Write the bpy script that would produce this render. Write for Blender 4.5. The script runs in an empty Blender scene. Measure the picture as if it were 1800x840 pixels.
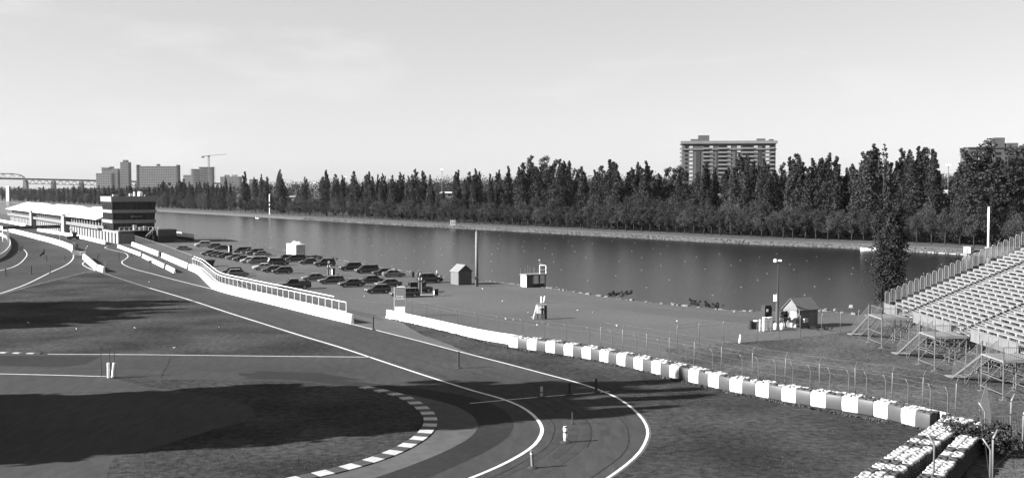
import bpy, bmesh, math, random
from mathutils import Vector, Matrix, noise
random.seed(7)
PI = math.pi
S = bpy.context.scene
COL = S.collection

# ------------------------------------------------------------------ camera
CAM_H, FOC, CX, CY, HOR = 17.0, 1900.0, 900.0, 420.0, 334.0
PITCH = math.atan((CY - HOR) / FOC)
cam = bpy.data.cameras.new('camera')
cam.sensor_width = 36.0
cam.lens = 36.0 * FOC / 1800.0
cam.clip_start = 0.5
cam.clip_end = 30000
camo = bpy.data.objects.new('camera', cam)
COL.objects.link(camo)
camo.location = (0, 0, CAM_H)
camo.rotation_euler = (PI / 2 - PITCH, 0, 0)
S.camera = camo

# ------------------------------------------------------------------ sky and sun
SUN_EL = math.radians(26.0)
SUN_TRAVEL = Vector((0.97, 0.25, 0)).normalized()      # horizontal direction the light travels
world = bpy.data.worlds.new('World')
S.world = world
world.use_nodes = True
wn, wl = world.node_tree.nodes, world.node_tree.links
wn.clear()
sky = wn.new('ShaderNodeTexSky')
sky.sky_type = 'NISHITA'
sky.sun_disc = False
sky.sun_elevation = SUN_EL
sky.sun_rotation = math.atan2(-SUN_TRAVEL.x, -SUN_TRAVEL.y)
sky.air_density = 1.0
sky.dust_density = 0.6
sky.ozone_density = 1.0
bw = wn.new('ShaderNodeRGBToBW')                          # the photograph is black and white
tc = wn.new('ShaderNodeTexCoord')
mp = wn.new('ShaderNodeMapping')
mp.inputs['Scale'].default_value = (2.2, 2.2, 9.0)
cn = wn.new('ShaderNodeTexNoise')
cn.inputs['Scale'].default_value = 2.6
cn.inputs['Detail'].default_value = 7
cn.inputs['Roughness'].default_value = 0.58
cr = wn.new('ShaderNodeValToRGB')
cr.color_ramp.elements[0].position = 0.52
cr.color_ramp.elements[0].color = (0, 0, 0, 1)
cr.color_ramp.elements[1].position = 0.78
cr.color_ramp.elements[1].color = (1, 1, 1, 1)
flat = wn.new('ShaderNodeMix'); flat.data_type = 'FLOAT'
flat.inputs[0].default_value = 0.42
flat.inputs[3].default_value = 4.7                        # thin even overcast veil in front of the blue
mx = wn.new('ShaderNodeMix'); mx.data_type = 'FLOAT'
cloudf = wn.new('ShaderNodeMath'); cloudf.operation = 'MULTIPLY'; cloudf.inputs[1].default_value = 0.6
mx.inputs[3].default_value = 5.6
bg = wn.new('ShaderNodeBackground')
bg.inputs['Strength'].default_value = 0.05
wo = wn.new('ShaderNodeOutputWorld')
wl.new(sky.outputs[0], bw.inputs[0])
wl.new(bw.outputs[0], flat.inputs[2])
wl.new(tc.outputs['Generated'], mp.inputs[0])
wl.new(mp.outputs[0], cn.inputs['Vector'])
wl.new(cn.outputs[0], cr.inputs[0])
wl.new(cr.outputs[0], cloudf.inputs[0])
wl.new(cloudf.outputs[0], mx.inputs[0])
wl.new(flat.outputs[0], mx.inputs[2])
dim = wn.new('ShaderNodeMath'); dim.operation = 'MULTIPLY'; dim.inputs[1].default_value = 0.76
wl.new(mx.outputs[0], dim.inputs[0])
wl.new(dim.outputs[0], bg.inputs['Color'])
wl.new(bg.outputs[0], wo.inputs[0])

sl = bpy.data.lights.new('sun', 'SUN')
sl.energy = 5.0
sl.angle = math.radians(0.5)
sl.color = (1, 1, 1)
so = bpy.data.objects.new('sun', sl)
COL.objects.link(so)
so.location = (-60, -20, 80)
SUN_DIR = Vector((SUN_TRAVEL.x * math.cos(SUN_EL), SUN_TRAVEL.y * math.cos(SUN_EL), -math.sin(SUN_EL)))
so.rotation_euler = SUN_DIR.to_track_quat('-Z', 'Y').to_euler()

S.view_settings.view_transform = 'Standard'
S.view_settings.look = 'None'
S.view_settings.exposure = 2.1
S.view_settings.gamma = 1.0
S.view_settings.use_curve_mapping = False
S.render.engine = 'CYCLES'
S.cycles.use_denoising = True
S.cycles.max_bounces = 5
S.cycles.diffuse_bounces = 2
S.cycles.glossy_bounces = 3
S.cycles.transparent_max_bounces = 6

# ------------------------------------------------------------------ layout helpers
CP, SP = math.cos(PITCH), math.sin(PITCH)
def ray(px, py):
    a, b = (px - CX) / FOC, (CY - py) / FOC
    return Vector((a, CP + b * SP, -SP + b * CP))
def G(px, py, z=0.0):
    """point of the level z seen at pixel px,py of the 1800x840 photograph"""
    d = ray(px, py)
    t = (z - CAM_H) / d.z
    return Vector((d.x * t, d.y * t, z))
def AT(px, py, D):
    """point at ground distance D (world y) seen at px,py"""
    d = ray(px, py)
    t = D / d.y
    return Vector((d.x * t, D, CAM_H + d.z * t))
def GL(pts, z=0.0):
    return [G(x, y, z) for x, y in pts]

# lake frame: A runs along the basin away from the camera, N across it to the far bank
A = Vector((-0.56, 0.8285, 0)).normalized()
N = Vector((0.8285, 0.56, 0)).normalized()
def UV(u, v, z=0.0):
    p = N * u + A * v
    return Vector((p.x, p.y, z))
def uv_of(p):
    return p.x * N.x + p.y * N.y, p.x * A.x + p.y * A.y
WATER_Z = -1.2

def smooth_line(pts, step=1.5, closed=False):
    """Catmull-Rom through points, resampled"""
    out = []
    n = len(pts)
    rng = range(n if closed else n - 1)
    for i in rng:
        p0 = pts[(i - 1) % n] if (closed or i > 0) else pts[i]
        p1 = pts[i]; p2 = pts[(i + 1) % n]
        p3 = pts[(i + 2) % n] if (closed or i < n - 2) else p2
        k = max(2, min(24, int((p2 - p1).length / step)))
        for j in range(k):
            t = j / k
            out.append(0.5 * ((2 * p1) + (p2 - p0) * t + (2 * p0 - 5 * p1 + 4 * p2 - p3) * t * t + (3 * p1 - p0 - 3 * p2 + p3) * t ** 3))
    if not closed:
        out.append(pts[-1].copy())
    return out
def normals2d(line):
    out = []
    for i in range(len(line)):
        a = line[max(0, i - 1)]; b = line[min(len(line) - 1, i + 1)]
        d = (b - a); d.z = 0
        d = d.normalized() if d.length > 1e-6 else Vector((1, 0, 0))
        out.append(Vector((-d.y, d.x, 0)))
    return out
def offset_line(line, o):
    return [p + n * o for p, n in zip(line, normals2d(line))]
def line_len(line):
    return sum((line[i + 1] - line[i]).length for i in range(len(line) - 1))
def along(line, d):
    for i in range(len(line) - 1):
        L = (line[i + 1] - line[i]).length
        if d <= L or i == len(line) - 2:
            t = (line[i + 1] - line[i]) / max(L, 1e-6)
            return line[i] + t * d, t
        d -= L
def at_column(line, px):
    """where a polyline crosses an image column"""
    k = (px - CX) / FOC
    best = None
    for i in range(len(line) - 1):
        def f(p):
            dep = p.y * CP + (CAM_H - p.z) * SP
            return p.x - k * dep
        a, b = f(line[i]), f(line[i + 1])
        if a * b <= 0 and a != b:
            t = a / (a - b)
            return line[i].lerp(line[i + 1], t)
    return None

# ------------------------------------------------------------------ materials (neutral greys: the photograph has no colour)
MATS = {}
def mat(name, v, rough=0.85, var=0.25, scale=3.0, detail=4, bump=0.0, bscale=None, metal=0.0, spec=0.3, coords='Object', speck=0.0, var2=0.0, scale2=0.05, stretch=None):
    m = bpy.data.materials.new(name)
    m.use_nodes = True
    n, l = m.node_tree.nodes, m.node_tree.links
    b = n['Principled BSDF']
    b.inputs['Roughness'].default_value = rough
    b.inputs['Metallic'].default_value = metal
    b.inputs['Specular IOR Level'].default_value = spec
    b.inputs['Base Color'].default_value = (v, v, v, 1)
    MATS[name] = m
    if var <= 0 and bump <= 0:
        return m
    if coords == 'World':
        g = n.new('ShaderNodeNewGeometry'); src = g.outputs['Position']
    else:
        t = n.new('ShaderNodeTexCoord'); src = t.outputs['Object']
    if stretch:
        mp_ = n.new('ShaderNodeMapping')
        mp_.inputs['Scale'].default_value = stretch[:3]
        if len(stretch) > 3: mp_.inputs['Rotation'].default_value = (0, 0, stretch[3])
        l.new(src, mp_.inputs[0]); src2 = mp_.outputs[0]
    else:
        src2 = src
    t1 = n.new('ShaderNodeTexNoise')
    t1.inputs['Scale'].default_value = scale
    t1.inputs['Detail'].default_value = detail
    t1.inputs['Roughness'].default_value = 0.62
    l.new(src2, t1.inputs['Vector'])
    r = n.new('ShaderNodeMapRange')
    r.inputs[1].default_value = 0.3; r.inputs[2].default_value = 0.7
    r.inputs[3].default_value = v * (1 - var); r.inputs[4].default_value = v * (1 + var)
    l.new(t1.outputs[0], r.inputs[0])
    out = r.outputs[0]
    if var2 > 0:
        t2 = n.new('ShaderNodeTexNoise')
        t2.inputs['Scale'].default_value = scale2; t2.inputs['Detail'].default_value = 3
        l.new(src, t2.inputs['Vector'])
        r2 = n.new('ShaderNodeMapRange')
        r2.inputs[1].default_value = 0.33; r2.inputs[2].default_value = 0.67
        r2.inputs[3].default_value = 1 - var2; r2.inputs[4].default_value = 1 + var2
        l.new(t2.outputs[0], r2.inputs[0])
        mu = n.new('ShaderNodeMath'); mu.operation = 'MULTIPLY'
        l.new(out, mu.inputs[0]); l.new(r2.outputs[0], mu.inputs[1]); out = mu.outputs[0]
    if speck > 0:
        t3 = n.new('ShaderNodeTexVoronoi'); t3.inputs['Scale'].default_value = scale * 1.7
        l.new(src, t3.inputs['Vector'])
        r3 = n.new('ShaderNodeMapRange')
        r3.inputs[1].default_value = 0.0; r3.inputs[2].default_value = 0.22
        r3.inputs[3].default_value = 1 + speck; r3.inputs[4].default_value = 1.0
        l.new(t3.outputs[0], r3.inputs[0])
        mu = n.new('ShaderNodeMath'); mu.operation = 'MULTIPLY'
        l.new(out, mu.inputs[0]); l.new(r3.outputs[0], mu.inputs[1]); out = mu.outputs[0]
    l.new(out, b.inputs['Base Color'])
    if bump > 0:
        tb = n.new('ShaderNodeTexNoise')
        tb.inputs['Scale'].default_value = bscale or scale * 4
        tb.inputs['Detail'].default_value = 5
        l.new(src, tb.inputs['Vector'])
        bp = n.new('ShaderNodeBump')
        bp.inputs['Strength'].default_value = min(1.0, bump)
        bp.inputs['Distance'].default_value = 0.05
        l.new(tb.outputs[0], bp.inputs['Height'])
        l.new(bp.outputs[0], b.inputs['Normal'])
    return m

M_ASPH = mat('asphalt', 0.034, 0.95, 0.2, 1.6, 9, 0.3, 9, spec=.05, coords='World', var2=0.16, scale2=0.045, stretch=(1.0, 0.22, 1.0, 0.5))
M_ASPH_DARK = mat('asphalt_dark', 0.019, 0.95, 0.2, 1.5, 8, 0.3, 9, spec=.05, coords='World', var2=0.15, scale2=0.06)
M_ASPH_LIGHT = mat('asphalt_light', 0.062, 0.95, 0.2, 0.9, 9, 0.3, 9, spec=.05, coords='World', var2=0.18, scale2=0.07)
M_LOT = mat('parking_gravel', 0.064, 0.95, 0.26, 2.0, 10, 0.5, 7, spec=.05, coords='World', var2=0.13, scale2=0.04)
M_GRASS = mat('grass', 0.0275, 0.95, 0.62, 1.7, 12, 0.35, 9, spec=.03, coords='World', var2=0.4, scale2=0.11, speck=0.5)
M_ROUGH = mat('rough_grass', 0.048, 0.95, 0.6, 2.0, 11, 0.9, 5, spec=.03, coords='World', var2=0.35, scale2=0.12, speck=0.4)
M_BLADE = mat('grass_blade', 0.05, 0.8, 0.5, 0.5, 3, coords='World')
M_LAND = mat('land', 0.03, 0.95, 0.3, 0.2, 6, coords='World', var2=0.2, scale2=0.02)
M_LINE = mat('road_paint', 0.42, 0.7, 0.16, 2.0, 6, coords='World', var2=0.1, scale2=0.3)
M_LINE_OLD = mat('worn_road_paint', 0.16, 0.8, 0.45, 2.0, 6, coords='World', var2=0.2, scale2=0.5)
M_WALL = mat('white_concrete', 0.6, 0.8, 0.2, 1.2, 5, 0.15, 12)
M_CONC = mat('grey_concrete', 0.17, 0.9, 0.15, 1.5, 5, 0.2, 10)
M_WHITE = mat('white_paint', 0.8, 0.5, 0.06, 1.0)
M_OFFW = mat('off_white', 0.3, 0.7, 0.12, 1.0)
M_GREY = mat('mid_grey', 0.11, 0.7, 0.15, 1.0)
M_DGREY = mat('dark_grey', 0.042, 0.7, 0.2, 1.0)
M_BLACK = mat('black_rubber', 0.022, 0.75, 0.25, 2.0)
M_GLASS = mat('dark_glass', 0.010, 0.15, 0.0, spec=0.22)
M_STEEL = mat('galvanised_steel', 0.13, 0.45, 0.12, 4.0, metal=0.35, spec=0.5)
M_POST = mat('fence_post', 0.12, 0.5, 0.12, 4.0, metal=0.2, spec=0.5)
M_ALU = mat('aluminium', 0.2, 0.45, 0.1, 1.5, metal=0.25, spec=0.5)
M_ALUD = mat('dull_aluminium', 0.16, 0.6, 0.15, 1.5, metal=0.2)
M_WOOD = mat('weathered_wood', 0.2, 0.9, 0.25, 1.0, stretch=(6, 6, 0.5))
M_TRUNK = mat('bark', 0.03, 0.95, 0.35, 3.0, bump=0.5)
M_FACADE = mat('far_facade', 0.16, 0.9, 0.12, 0.1)
M_FACADE2 = mat('brick_facade', 0.13, 0.9, 0.12, 0.2)
M_ROOF = mat('shingles', 0.12, 0.9, 0.2, 3.0)
M_STONE = mat('bank_stone', 0.05, 0.95, 0.4, 0.8, 7, coords='World', bump=0.6)

def leaf_mat(name, v, var=0.6):
    m = mat(name, v, 0.75, var, 0.35, 3, spec=0.1)
    n, l = m.node_tree.nodes, m.node_tree.links
    b = n['Principled BSDF']
    out = n['Material Output']
    tr = n.new('ShaderNodeBsdfTranslucent')
    tr.inputs['Color'].default_value = (v * 1.2, v * 1.2, v * 1.2, 1)
    ms = n.new('ShaderNodeMixShader'); ms.inputs[0].default_value = 0.12
    l.new(b.outputs[0], ms.inputs[1]); l.new(tr.outputs[0], ms.inputs[2])
    l.new(ms.outputs[0], out.inputs['Surface'])
    return m
M_LEAF = leaf_mat('leaves_dark', 0.022)
M_LEAF2 = leaf_mat('leaves_mid', 0.028)
M_LEAF3 = leaf_mat('leaves_pale', 0.044)

def water_mat():
    m = bpy.data.materials.new('lake_water'); m.use_nodes = True
    n, l = m.node_tree.nodes, m.node_tree.links
    b = n['Principled BSDF']
    b.inputs['Base Color'].default_value = (0.002, 0.002, 0.002, 1)
    b.inputs['Roughness'].default_value = 0.22
    b.inputs['IOR'].default_value = 1.33
    b.inputs['Specular IOR Level'].default_value = 0.22
    g = n.new('ShaderNodeNewGeometry')
    mp_ = n.new('ShaderNodeMapping')
    mp_.inputs['Rotation'].default_value = (0, 0, 0.35)
    mp_.inputs['Scale'].default_value = (0.55, 1.2, 1)
    l.new(g.outputs['Position'], mp_.inputs[0])
    t = n.new('ShaderNodeTexNoise'); t.inputs['Scale'].default_value = 0.9; t.inputs['Detail'].default_value = 6
    t.inputs['Roughness'].default_value = 0.6
    l.new(mp_.outputs[0], t.inputs['Vector'])
    bp = n.new('ShaderNodeBump'); bp.inputs['Strength'].default_value = 1.0; bp.inputs['Distance'].default_value = 0.06
    l.new(t.outputs[0], bp.inputs['Height']); l.new(bp.outputs[0], b.inputs['Normal'])
    return m
M_WATER = water_mat()

# ------------------------------------------------------------------ mesh helpers
class MB:
    def __init__(s):
        s.v, s.f = [], []
    def add(s, vs, fs):
        k = len(s.v)
        s.v += [tuple(p) for p in vs]
        s.f += [tuple(i + k for i in f) for f in fs]
        return s
    def box(s, c, d, rz=0.0, ry=0.0, rx=0.0):
        x, y, z = d[0] / 2, d[1] / 2, d[2] / 2
        R = Matrix.Rotation(rz, 3, 'Z') @ Matrix.Rotation(ry, 3, 'Y') @ Matrix.Rotation(rx, 3, 'X')
        c = Vector(c)
        vs = [c + R @ Vector(q) for q in ((-x, -y, -z), (x, -y, -z), (x, y, -z), (-x, y, -z), (-x, -y, z), (x, -y, z), (x, y, z), (-x, y, z))]
        return s.add(vs, [(0, 3, 2, 1), (4, 5, 6, 7), (0, 1, 5, 4), (1, 2, 6, 5), (2, 3, 7, 6), (3, 0, 4, 7)])
    def bbox(s, p, q):
        """box from corner p to corner q"""
        return s.box([(a + b) / 2 for a, b in zip(p, q)], [abs(b - a) for a, b in zip(p, q)])
    def bar(s, p, q, w, h=None):
        """rectangular bar from p to q"""
        p, q = Vector(p), Vector(q); h = h or w
        d = (q - p)
        if d.length < 1e-6: return s
        t = d.normalized()
        a = Vector((0, 0, 1)) if abs(t.z) < 0.95 else Vector((1, 0, 0))
        sd = t.cross(a).normalized(); up = sd.cross(t)
        vs = []
        for e in (p, q):
            for i, j in ((-1, -1), (1, -1), (1, 1), (-1, 1)):
                vs.append(e + sd * (i * w / 2) + up * (j * h / 2))
        return s.add(vs, [(0, 1, 2, 3), (7, 6, 5, 4), (0, 4, 5, 1), (1, 5, 6, 2), (2, 6, 7, 3), (3, 7, 4, 0)])
    def tube(s, pts, r, n=6, cap=True, r2=None):
        pts = [Vector(p) for p in pts]
        k = len(pts)
        rings = []
        for i, p in enumerate(pts):
            t = (pts[min(k - 1, i + 1)] - pts[max(0, i - 1)])
            t = t.normalized() if t.length > 1e-9 else Vector((0, 0, 1))
            a = Vector((0, 0, 1)) if abs(t.z) < 0.9 else Vector((1, 0, 0))
            x = t.cross(a).normalized(); y = t.cross(x)
            rr = r if r2 is None else r + (r2 - r) * i / (k - 1)
            rings.append([p + x * (rr * math.cos(2 * PI * j / n)) + y * (rr * math.sin(2 * PI * j / n)) for j in range(n)])
        vs = [q for g in rings for q in g]
        fs = []
        for i in range(k - 1):
            for j in range(n):
                j2 = (j + 1) % n
                fs.append((i * n + j, i * n + j2, (i + 1) * n + j2, (i + 1) * n + j))
        if cap:
            fs.append(tuple(range(n))[::-1])
            fs.append(tuple((k - 1) * n + j for j in range(n)))
        return s.add(vs, fs)
    def lathe(s, prof, n=12, c=(0, 0, 0)):
        c = Vector(c); k = len(prof)
        vs = [c + Vector((r * math.cos(2 * PI * j / n), r * math.sin(2 * PI * j / n), z)) for r, z in prof for j in range(n)]
        fs = []
        for i in range(k - 1):
            for j in range(n):
                j2 = (j + 1) % n
                fs.append((i * n + j, i * n + j2, (i + 1) * n + j2, (i + 1) * n + j))
        if prof[0][0] > 1e-4: fs.append(tuple(range(n))[::-1])
        if prof[-1][0] > 1e-4: fs.append(tuple((k - 1) * n + j for j in range(n)))
        return s.add(vs, fs)
    def prism(s, poly, ex):
        """polygon (3d points) extruded by vector ex"""
        ex = Vector(ex); n = len(poly)
        vs = [Vector(p) for p in poly] + [Vector(p) + ex for p in poly]
        fs = [tuple(range(n))[::-1], tuple(range(n, 2 * n))] + [(i, (i + 1) % n, n + (i + 1) % n, n + i) for i in range(n)]
        return s.add(vs, fs)
    def loft(s, rings, cap=True, closed=True):
        n = len(rings[0])
        vs = [q for g in rings for q in g]; fs = []
        for i in range(len(rings) - 1):
            for j in range(n if closed else n - 1):
                j2 = (j + 1) % n
                fs.append((i * n + j, i * n + j2, (i + 1) * n + j2, (i + 1) * n + j))
        if cap:
            fs.append(tuple(range(n))[::-1]); fs.append(tuple((len(rings) - 1) * n + j for j in range(n)))
        return s.add(vs, fs)
    def mesh(s, name, m=None, smooth=False, fix=True):
        me = bpy.data.meshes.new(name)
        me.from_pydata(s.v, [], s.f)
        if fix:
            bm = bmesh.new(); bm.from_mesh(me)
            bmesh.ops.recalc_face_normals(bm, faces=bm.faces)
            bm.to_mesh(me); bm.free()
        if m: me.materials.append(m)
        if smooth:
            me.polygons.foreach_set('use_smooth', [True] * len(me.polygons))
        me.update()
        return me
    def build(s, name, m, parent=None, local=False, smooth=False, fix=True):
        return place(s.mesh(name, m, smooth, fix), name, parent, local)

def place(me, name, parent=None, local=False):
    o = bpy.data.objects.new(name, me)
    COL.objects.link(o)
    if parent:
        o.parent = parent
        if not local:
            o.matrix_parent_inverse = parent.matrix_basis.inverted()
    return o
def tag(o, label=None, cat=None, group=None, kind=None):
    if label: o['label'] = label
    if cat: o['category'] = cat
    if group: o['group'] = group
    if kind: o['kind'] = kind
    return o
def thing(name, label, cat, loc=(0, 0, 0), rz=0.0, group=None):
    o = bpy.data.objects.new(name, None)
    o.empty_display_size = 0.3
    COL.objects.link(o)
    o.location = loc; o.rotation_euler = (0, 0, rz)
    o.matrix_basis = Matrix.Translation(Vector(loc)) @ Matrix.Rotation(rz, 4, 'Z')
    return tag(o, label, cat, group)
def copy_tree(o, parent=None):
    c = o.copy(); COL.objects.link(c)
    if parent: c.parent = parent
    for ch in o.children:
        copy_tree(ch, c)
    return c
def struct(name, mb, m, **k):
    return tag(mb.build(name, m, **k), kind='structure')
def fill_poly(pts, z):
    """triangulated flat sheet through an outline"""
    bm = bmesh.new()
    vs = [bm.verts.new((p.x, p.y, z)) for p in pts]
    es = [bm.edges.new((vs[i], vs[(i + 1) % len(vs)])) for i in range(len(vs))]
    bmesh.ops.triangle_fill(bm, edges=es, use_beauty=True)
    bmesh.ops.recalc_face_normals(bm, faces=bm.faces)
    for f in bm.faces:
        if f.normal.z < 0: f.normal_flip()
    me = bpy.data.meshes.new('sheet'); bm.to_mesh(me); bm.free()
    return me
def sheet(name, pts, z, m, kind='structure'):
    me = fill_poly(pts, z); me.name = name; me.materials.append(m)
    return tag(place(me, name), kind=kind)
def strip(name, line, w, z, m, kind='structure', parent=None):
    l = offset_line(line, w / 2); r = offset_line(line, -w / 2)
    n = len(line)
    mb = MB()
    mb.v = [(p.x, p.y, z) for p in l] + [(p.x, p.y, z) for p in r]
    mb.f = [(n + i, n + i + 1, i + 1, i) for i in range(n - 1)]
    return tag(mb.build(name, m, parent, fix=False), kind=kind)
ORD = 'first second third fourth fifth sixth seventh eighth ninth tenth eleventh twelfth thirteenth fourteenth fifteenth sixteenth seventeenth eighteenth nineteenth twentieth'.split()
TENS = {20: 'twenty', 30: 'thirty', 40: 'forty', 50: 'fifty', 60: 'sixty', 70: 'seventy', 80: 'eighty', 90: 'ninety'}
TENTH = {20: 'twentieth', 30: 'thirtieth', 40: 'fortieth', 50: 'fiftieth', 60: 'sixtieth', 70: 'seventieth', 80: 'eightieth', 90: 'ninetieth'}
def nth(i):
    """0 -> first"""
    if i < 20: return ORD[i]
    k = i + 1
    if k % 10 == 0 and k < 100: return TENTH[k]
    if k < 100: return TENS[k // 10 * 10] + '-' + ORD[k % 10 - 1]
    return 'hundred and ' + nth(k - 101)

# ================================================================== GROUND, LAKE, ROADS
near_px = [(1556, 531), (1500, 537), (1442, 544), (1375, 547), (1300, 546), (1210, 537), (1138, 530), (1074, 522), (981, 507), (886, 496),
           (790, 487), (664, 468), (600, 456), (540, 446), (480, 436), (420, 424), (380, 417), (340, 412)]
near_uv = sorted(((uv_of(G(x, y))[1], uv_of(G(x, y))[0]) for x, y in near_px))
far_px = [(1480, 435), (1300, 428.6), (900, 407), (600, 391), (446, 381.5), (277, 372)]
far_uv = sorted(((uv_of(G(x, y, WATER_Z))[1], uv_of(G(x, y, WATER_Z))[0]) for x, y in far_px))
def interp(tab, v):
    if v <= tab[0][0]: return tab[0][1]
    if v >= tab[-1][0]: return tab[-1][1]
    for (a, fa), (b, fb) in zip(tab, tab[1:]):
        if a <= v <= b:
            return fa + (fb - fa) * (v - a) / (b - a)
UF = sum(u for v, u in far_uv) / len(far_uv)
def u_far(v): return interp(far_uv, v) * 0.75 + UF * 0.25
def u_near(v): return interp(near_uv, v)

vs_list = [-9000, -2000, -400, -120] + list(range(-60, 700, 8)) + list(range(700, 2700, 80)) + [2760, 3400, 5000, 12000]
mb = MB()
rows = []
rnd = random.Random(3)
for v in vs_list:
    un, uf = u_near(v), u_far(v)
    jn = rnd.uniform(-0.6, 0.6) if -60 <= v < 700 else 0
    jf = rnd.uniform(-0.5, 0.5) if -60 <= v < 700 else 0
    lake = -120 < v < 2760
    prof = [(-9000, 0), (un - 60, 0), (un - 3, 0), (un + jn, -0.05), (un + 1.3 + jn, -0.75 if lake else 0), (un + 3.2, -2.2 if lake else 0), (uf - 3.0, -2.2 if lake else 0),
            (uf + jf * 0.5, -1.2 if lake else 0), (uf + 1.8 + jf, -0.45 if lake else 0), (uf + 3.4, 0), (uf + 26, 0.1), (uf + 90, 0.8), (uf + 330, 5.0), (uf + 900, 10.0), (9000, 10.0)]
    rows.append([UV(u, v, z) for u, z in prof])
for r in rows: mb.v += [tuple(p) for p in r]
k = len(rows[0])
for i in range(len(rows) - 1):
    for j in range(k - 1):
        mb.f.append((i * k + j, i * k + j + 1, (i + 1) * k + j + 1, (i + 1) * k + j))
ground = struct('ground', mb, M_LOT)
me = ground.data
me.materials.append(M_STONE); me.materials.append(M_LAND)
for p in me.polygons:
    j = p.index % (k - 1)
    p.material_index = 0 if j < 3 else (1 if j < 9 else 2)
wv = list(range(-119, 2760, 60)) + [2760]
mb = MB()
for v in wv:
    mb.v += [tuple(UV(u_near(v) - 6, v, WATER_Z)), tuple(UV(u_far(v) + 6, v, WATER_Z))]
mb.f = [(2 * i, 2 * i + 1, 2 * i + 3, 2 * i + 2) for i in range(len(wv) - 1)]
struct('lake_water', mb, M_WATER)

# footpath along the far bank
fp = [UV(u_far(v) + 6.2, v, 0) for v in range(-40, 2000, 20)]
strip('far_bank_path', fp, 2.2, 0.06, mat('pale_path', 0.13, 0.9, 0.15, 0.4, coords='World'))
# stones along both banks
def stone_row(name, items, m):
    mb = MB(); r = random.Random(11)
    for p, s in items:
        n = 6
        a0 = r.uniform(0, PI)
        top = [p + Vector((math.cos(a0 + 2 * PI * i / n) * s * r.uniform(.35, .6), math.sin(a0 + 2 * PI * i / n) * s * r.uniform(.35, .6), s * r.uniform(.25, .5))) for i in range(n)]
        bot = [Vector((q.x + (q.x - p.x) * .5, q.y + (q.y - p.y) * .5, p.z - s * .3)) for q in top]
        mb.loft([bot, top])
    return tag(mb.build(name, m), kind='stuff')
r = random.Random(5)
items = []
for i in range(2600):
    v = r.uniform(40, 620)
    t = r.random()
    items.append((UV(u_far(v) - 0.3 + 3.2 * t, v, -1.25 + 1.2 * t), r.uniform(.25, .7)))
stone_row('bank_stones', items, M_STONE)
items = []
for i in range(1500):
    v = r.uniform(-20, 330)
    t = r.random() ** 1.5
    items.append((UV(u_near(v) - 0.8 + 3.0 * t, v, -0.05 - 1.1 * t), r.uniform(.2, .75)))
stone_row('near_bank_stones', items, mat('near_stone', 0.1, 0.95, 0.4, 0.8, 6, coords='World'))

# --- the asphalt
L_RIGHT = [(189, 433), (185, 436), (208, 442), (220, 445), (225, 450), (221, 455), (215, 459), (215, 463), (223, 468), (240, 474), (267, 481), (293, 488), (320, 495), (385, 511)]
L_OUT = [(385, 511), (444, 525), (530, 547), (620, 570), (720, 595), (804, 617), (890, 639), (954, 656), (1010, 671), (1050, 684), (1085, 699), (1112, 718), (1130, 737), (1138, 754), (1137, 770), (1125, 793), (1100, 817), (1065, 842), (1020, 872)]
L_IN = [(178, 479), (262, 506), (330, 526), (400, 549), (460, 568), (530, 590), (600, 611), (690, 641), (760, 664), (830, 686), (880, 700), (915, 714), (938, 730), (951, 747), (952, 762), (940, 781), (915, 799), (875, 820), (822, 842), (760, 865)]
out_w = smooth_line(GL(L_OUT), 2.0)
in_w = smooth_line(GL(L_IN), 2.0)
asph = [G(1010, 930), G(1020, 872)] + out_w[::-1][1:] + GL([(371, 506), (358, 493), (346, 481), (331, 475), (283, 453), (231, 432), (208, 430), (150, 416), (60, 398), (0, 387), (-250, 372), (-600, 420), (-900, 700), (-900, 930)])
sheet('race_track_asphalt', asph, 0.004, M_ASPH)
# lighter older strip beside the kerb and the darker relaid band of the hairpin
KERB = [(640, 680), (672, 687), (703, 695), (720, 702), (735, 711), (747, 720), (756, 730), (759, 740), (757, 750), (750, 760), (740, 770), (721, 782), (698, 794), (667, 806), (630, 818), (586, 829.5), (542, 839), (490, 850), (420, 864)]
kerb_w = smooth_line(GL(KERB), 1.5)
BAND_IN = [(640, 681), (700, 690), (760, 702), (805, 715), (830, 730), (840, 745), (836, 758), (818, 774), (775, 796), (715, 820), (650, 842), (560, 870)]
BAND_OUT = [(420, 655), (520, 662), (620, 670), (720, 681), (800, 692), (850, 704), (885, 720), (901, 738), (902, 752), (890, 770), (862, 789), (815, 812), (745, 842), (660, 872)]
band_in = smooth_line(GL(BAND_IN), 2.0)
band_out = smooth_line(GL(BAND_OUT), 2.0)
sheet('old_asphalt_strip', kerb_w[:] + [G(420, 864), G(560, 870)] + band_in[::-1], 0.008, M_ASPH_LIGHT)
sheet('relaid_asphalt_band', band_in[:] + band_out[::-1] + GL([(420, 660), (520, 668)]), 0.0085, M_ASPH_DARK)
sheet('asphalt_patch', GL([(452, 652), (560, 655), (640, 668), (560, 668), (430, 666)]), 0.012, M_ASPH_DARK)
sheet('asphalt_patch', GL([(-60, 625), (178, 626), (150, 640), (110, 645), (14, 643), (-60, 642)]), 0.012, M_ASPH_DARK)
sheet('shore_service_road', GL([(838, 496), (920, 508), (1000, 520.5), (1150, 541), (1300, 555), (1420, 562), (1530, 563), (1530, 575), (1400, 576), (1300, 567), (1150, 553), (1000, 531), (900, 516), (850, 507)]), 0.004, mat('service_asphalt', 0.042, 0.9, 0.15, 1.0, 6, coords='World', var2=0.1))

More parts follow.
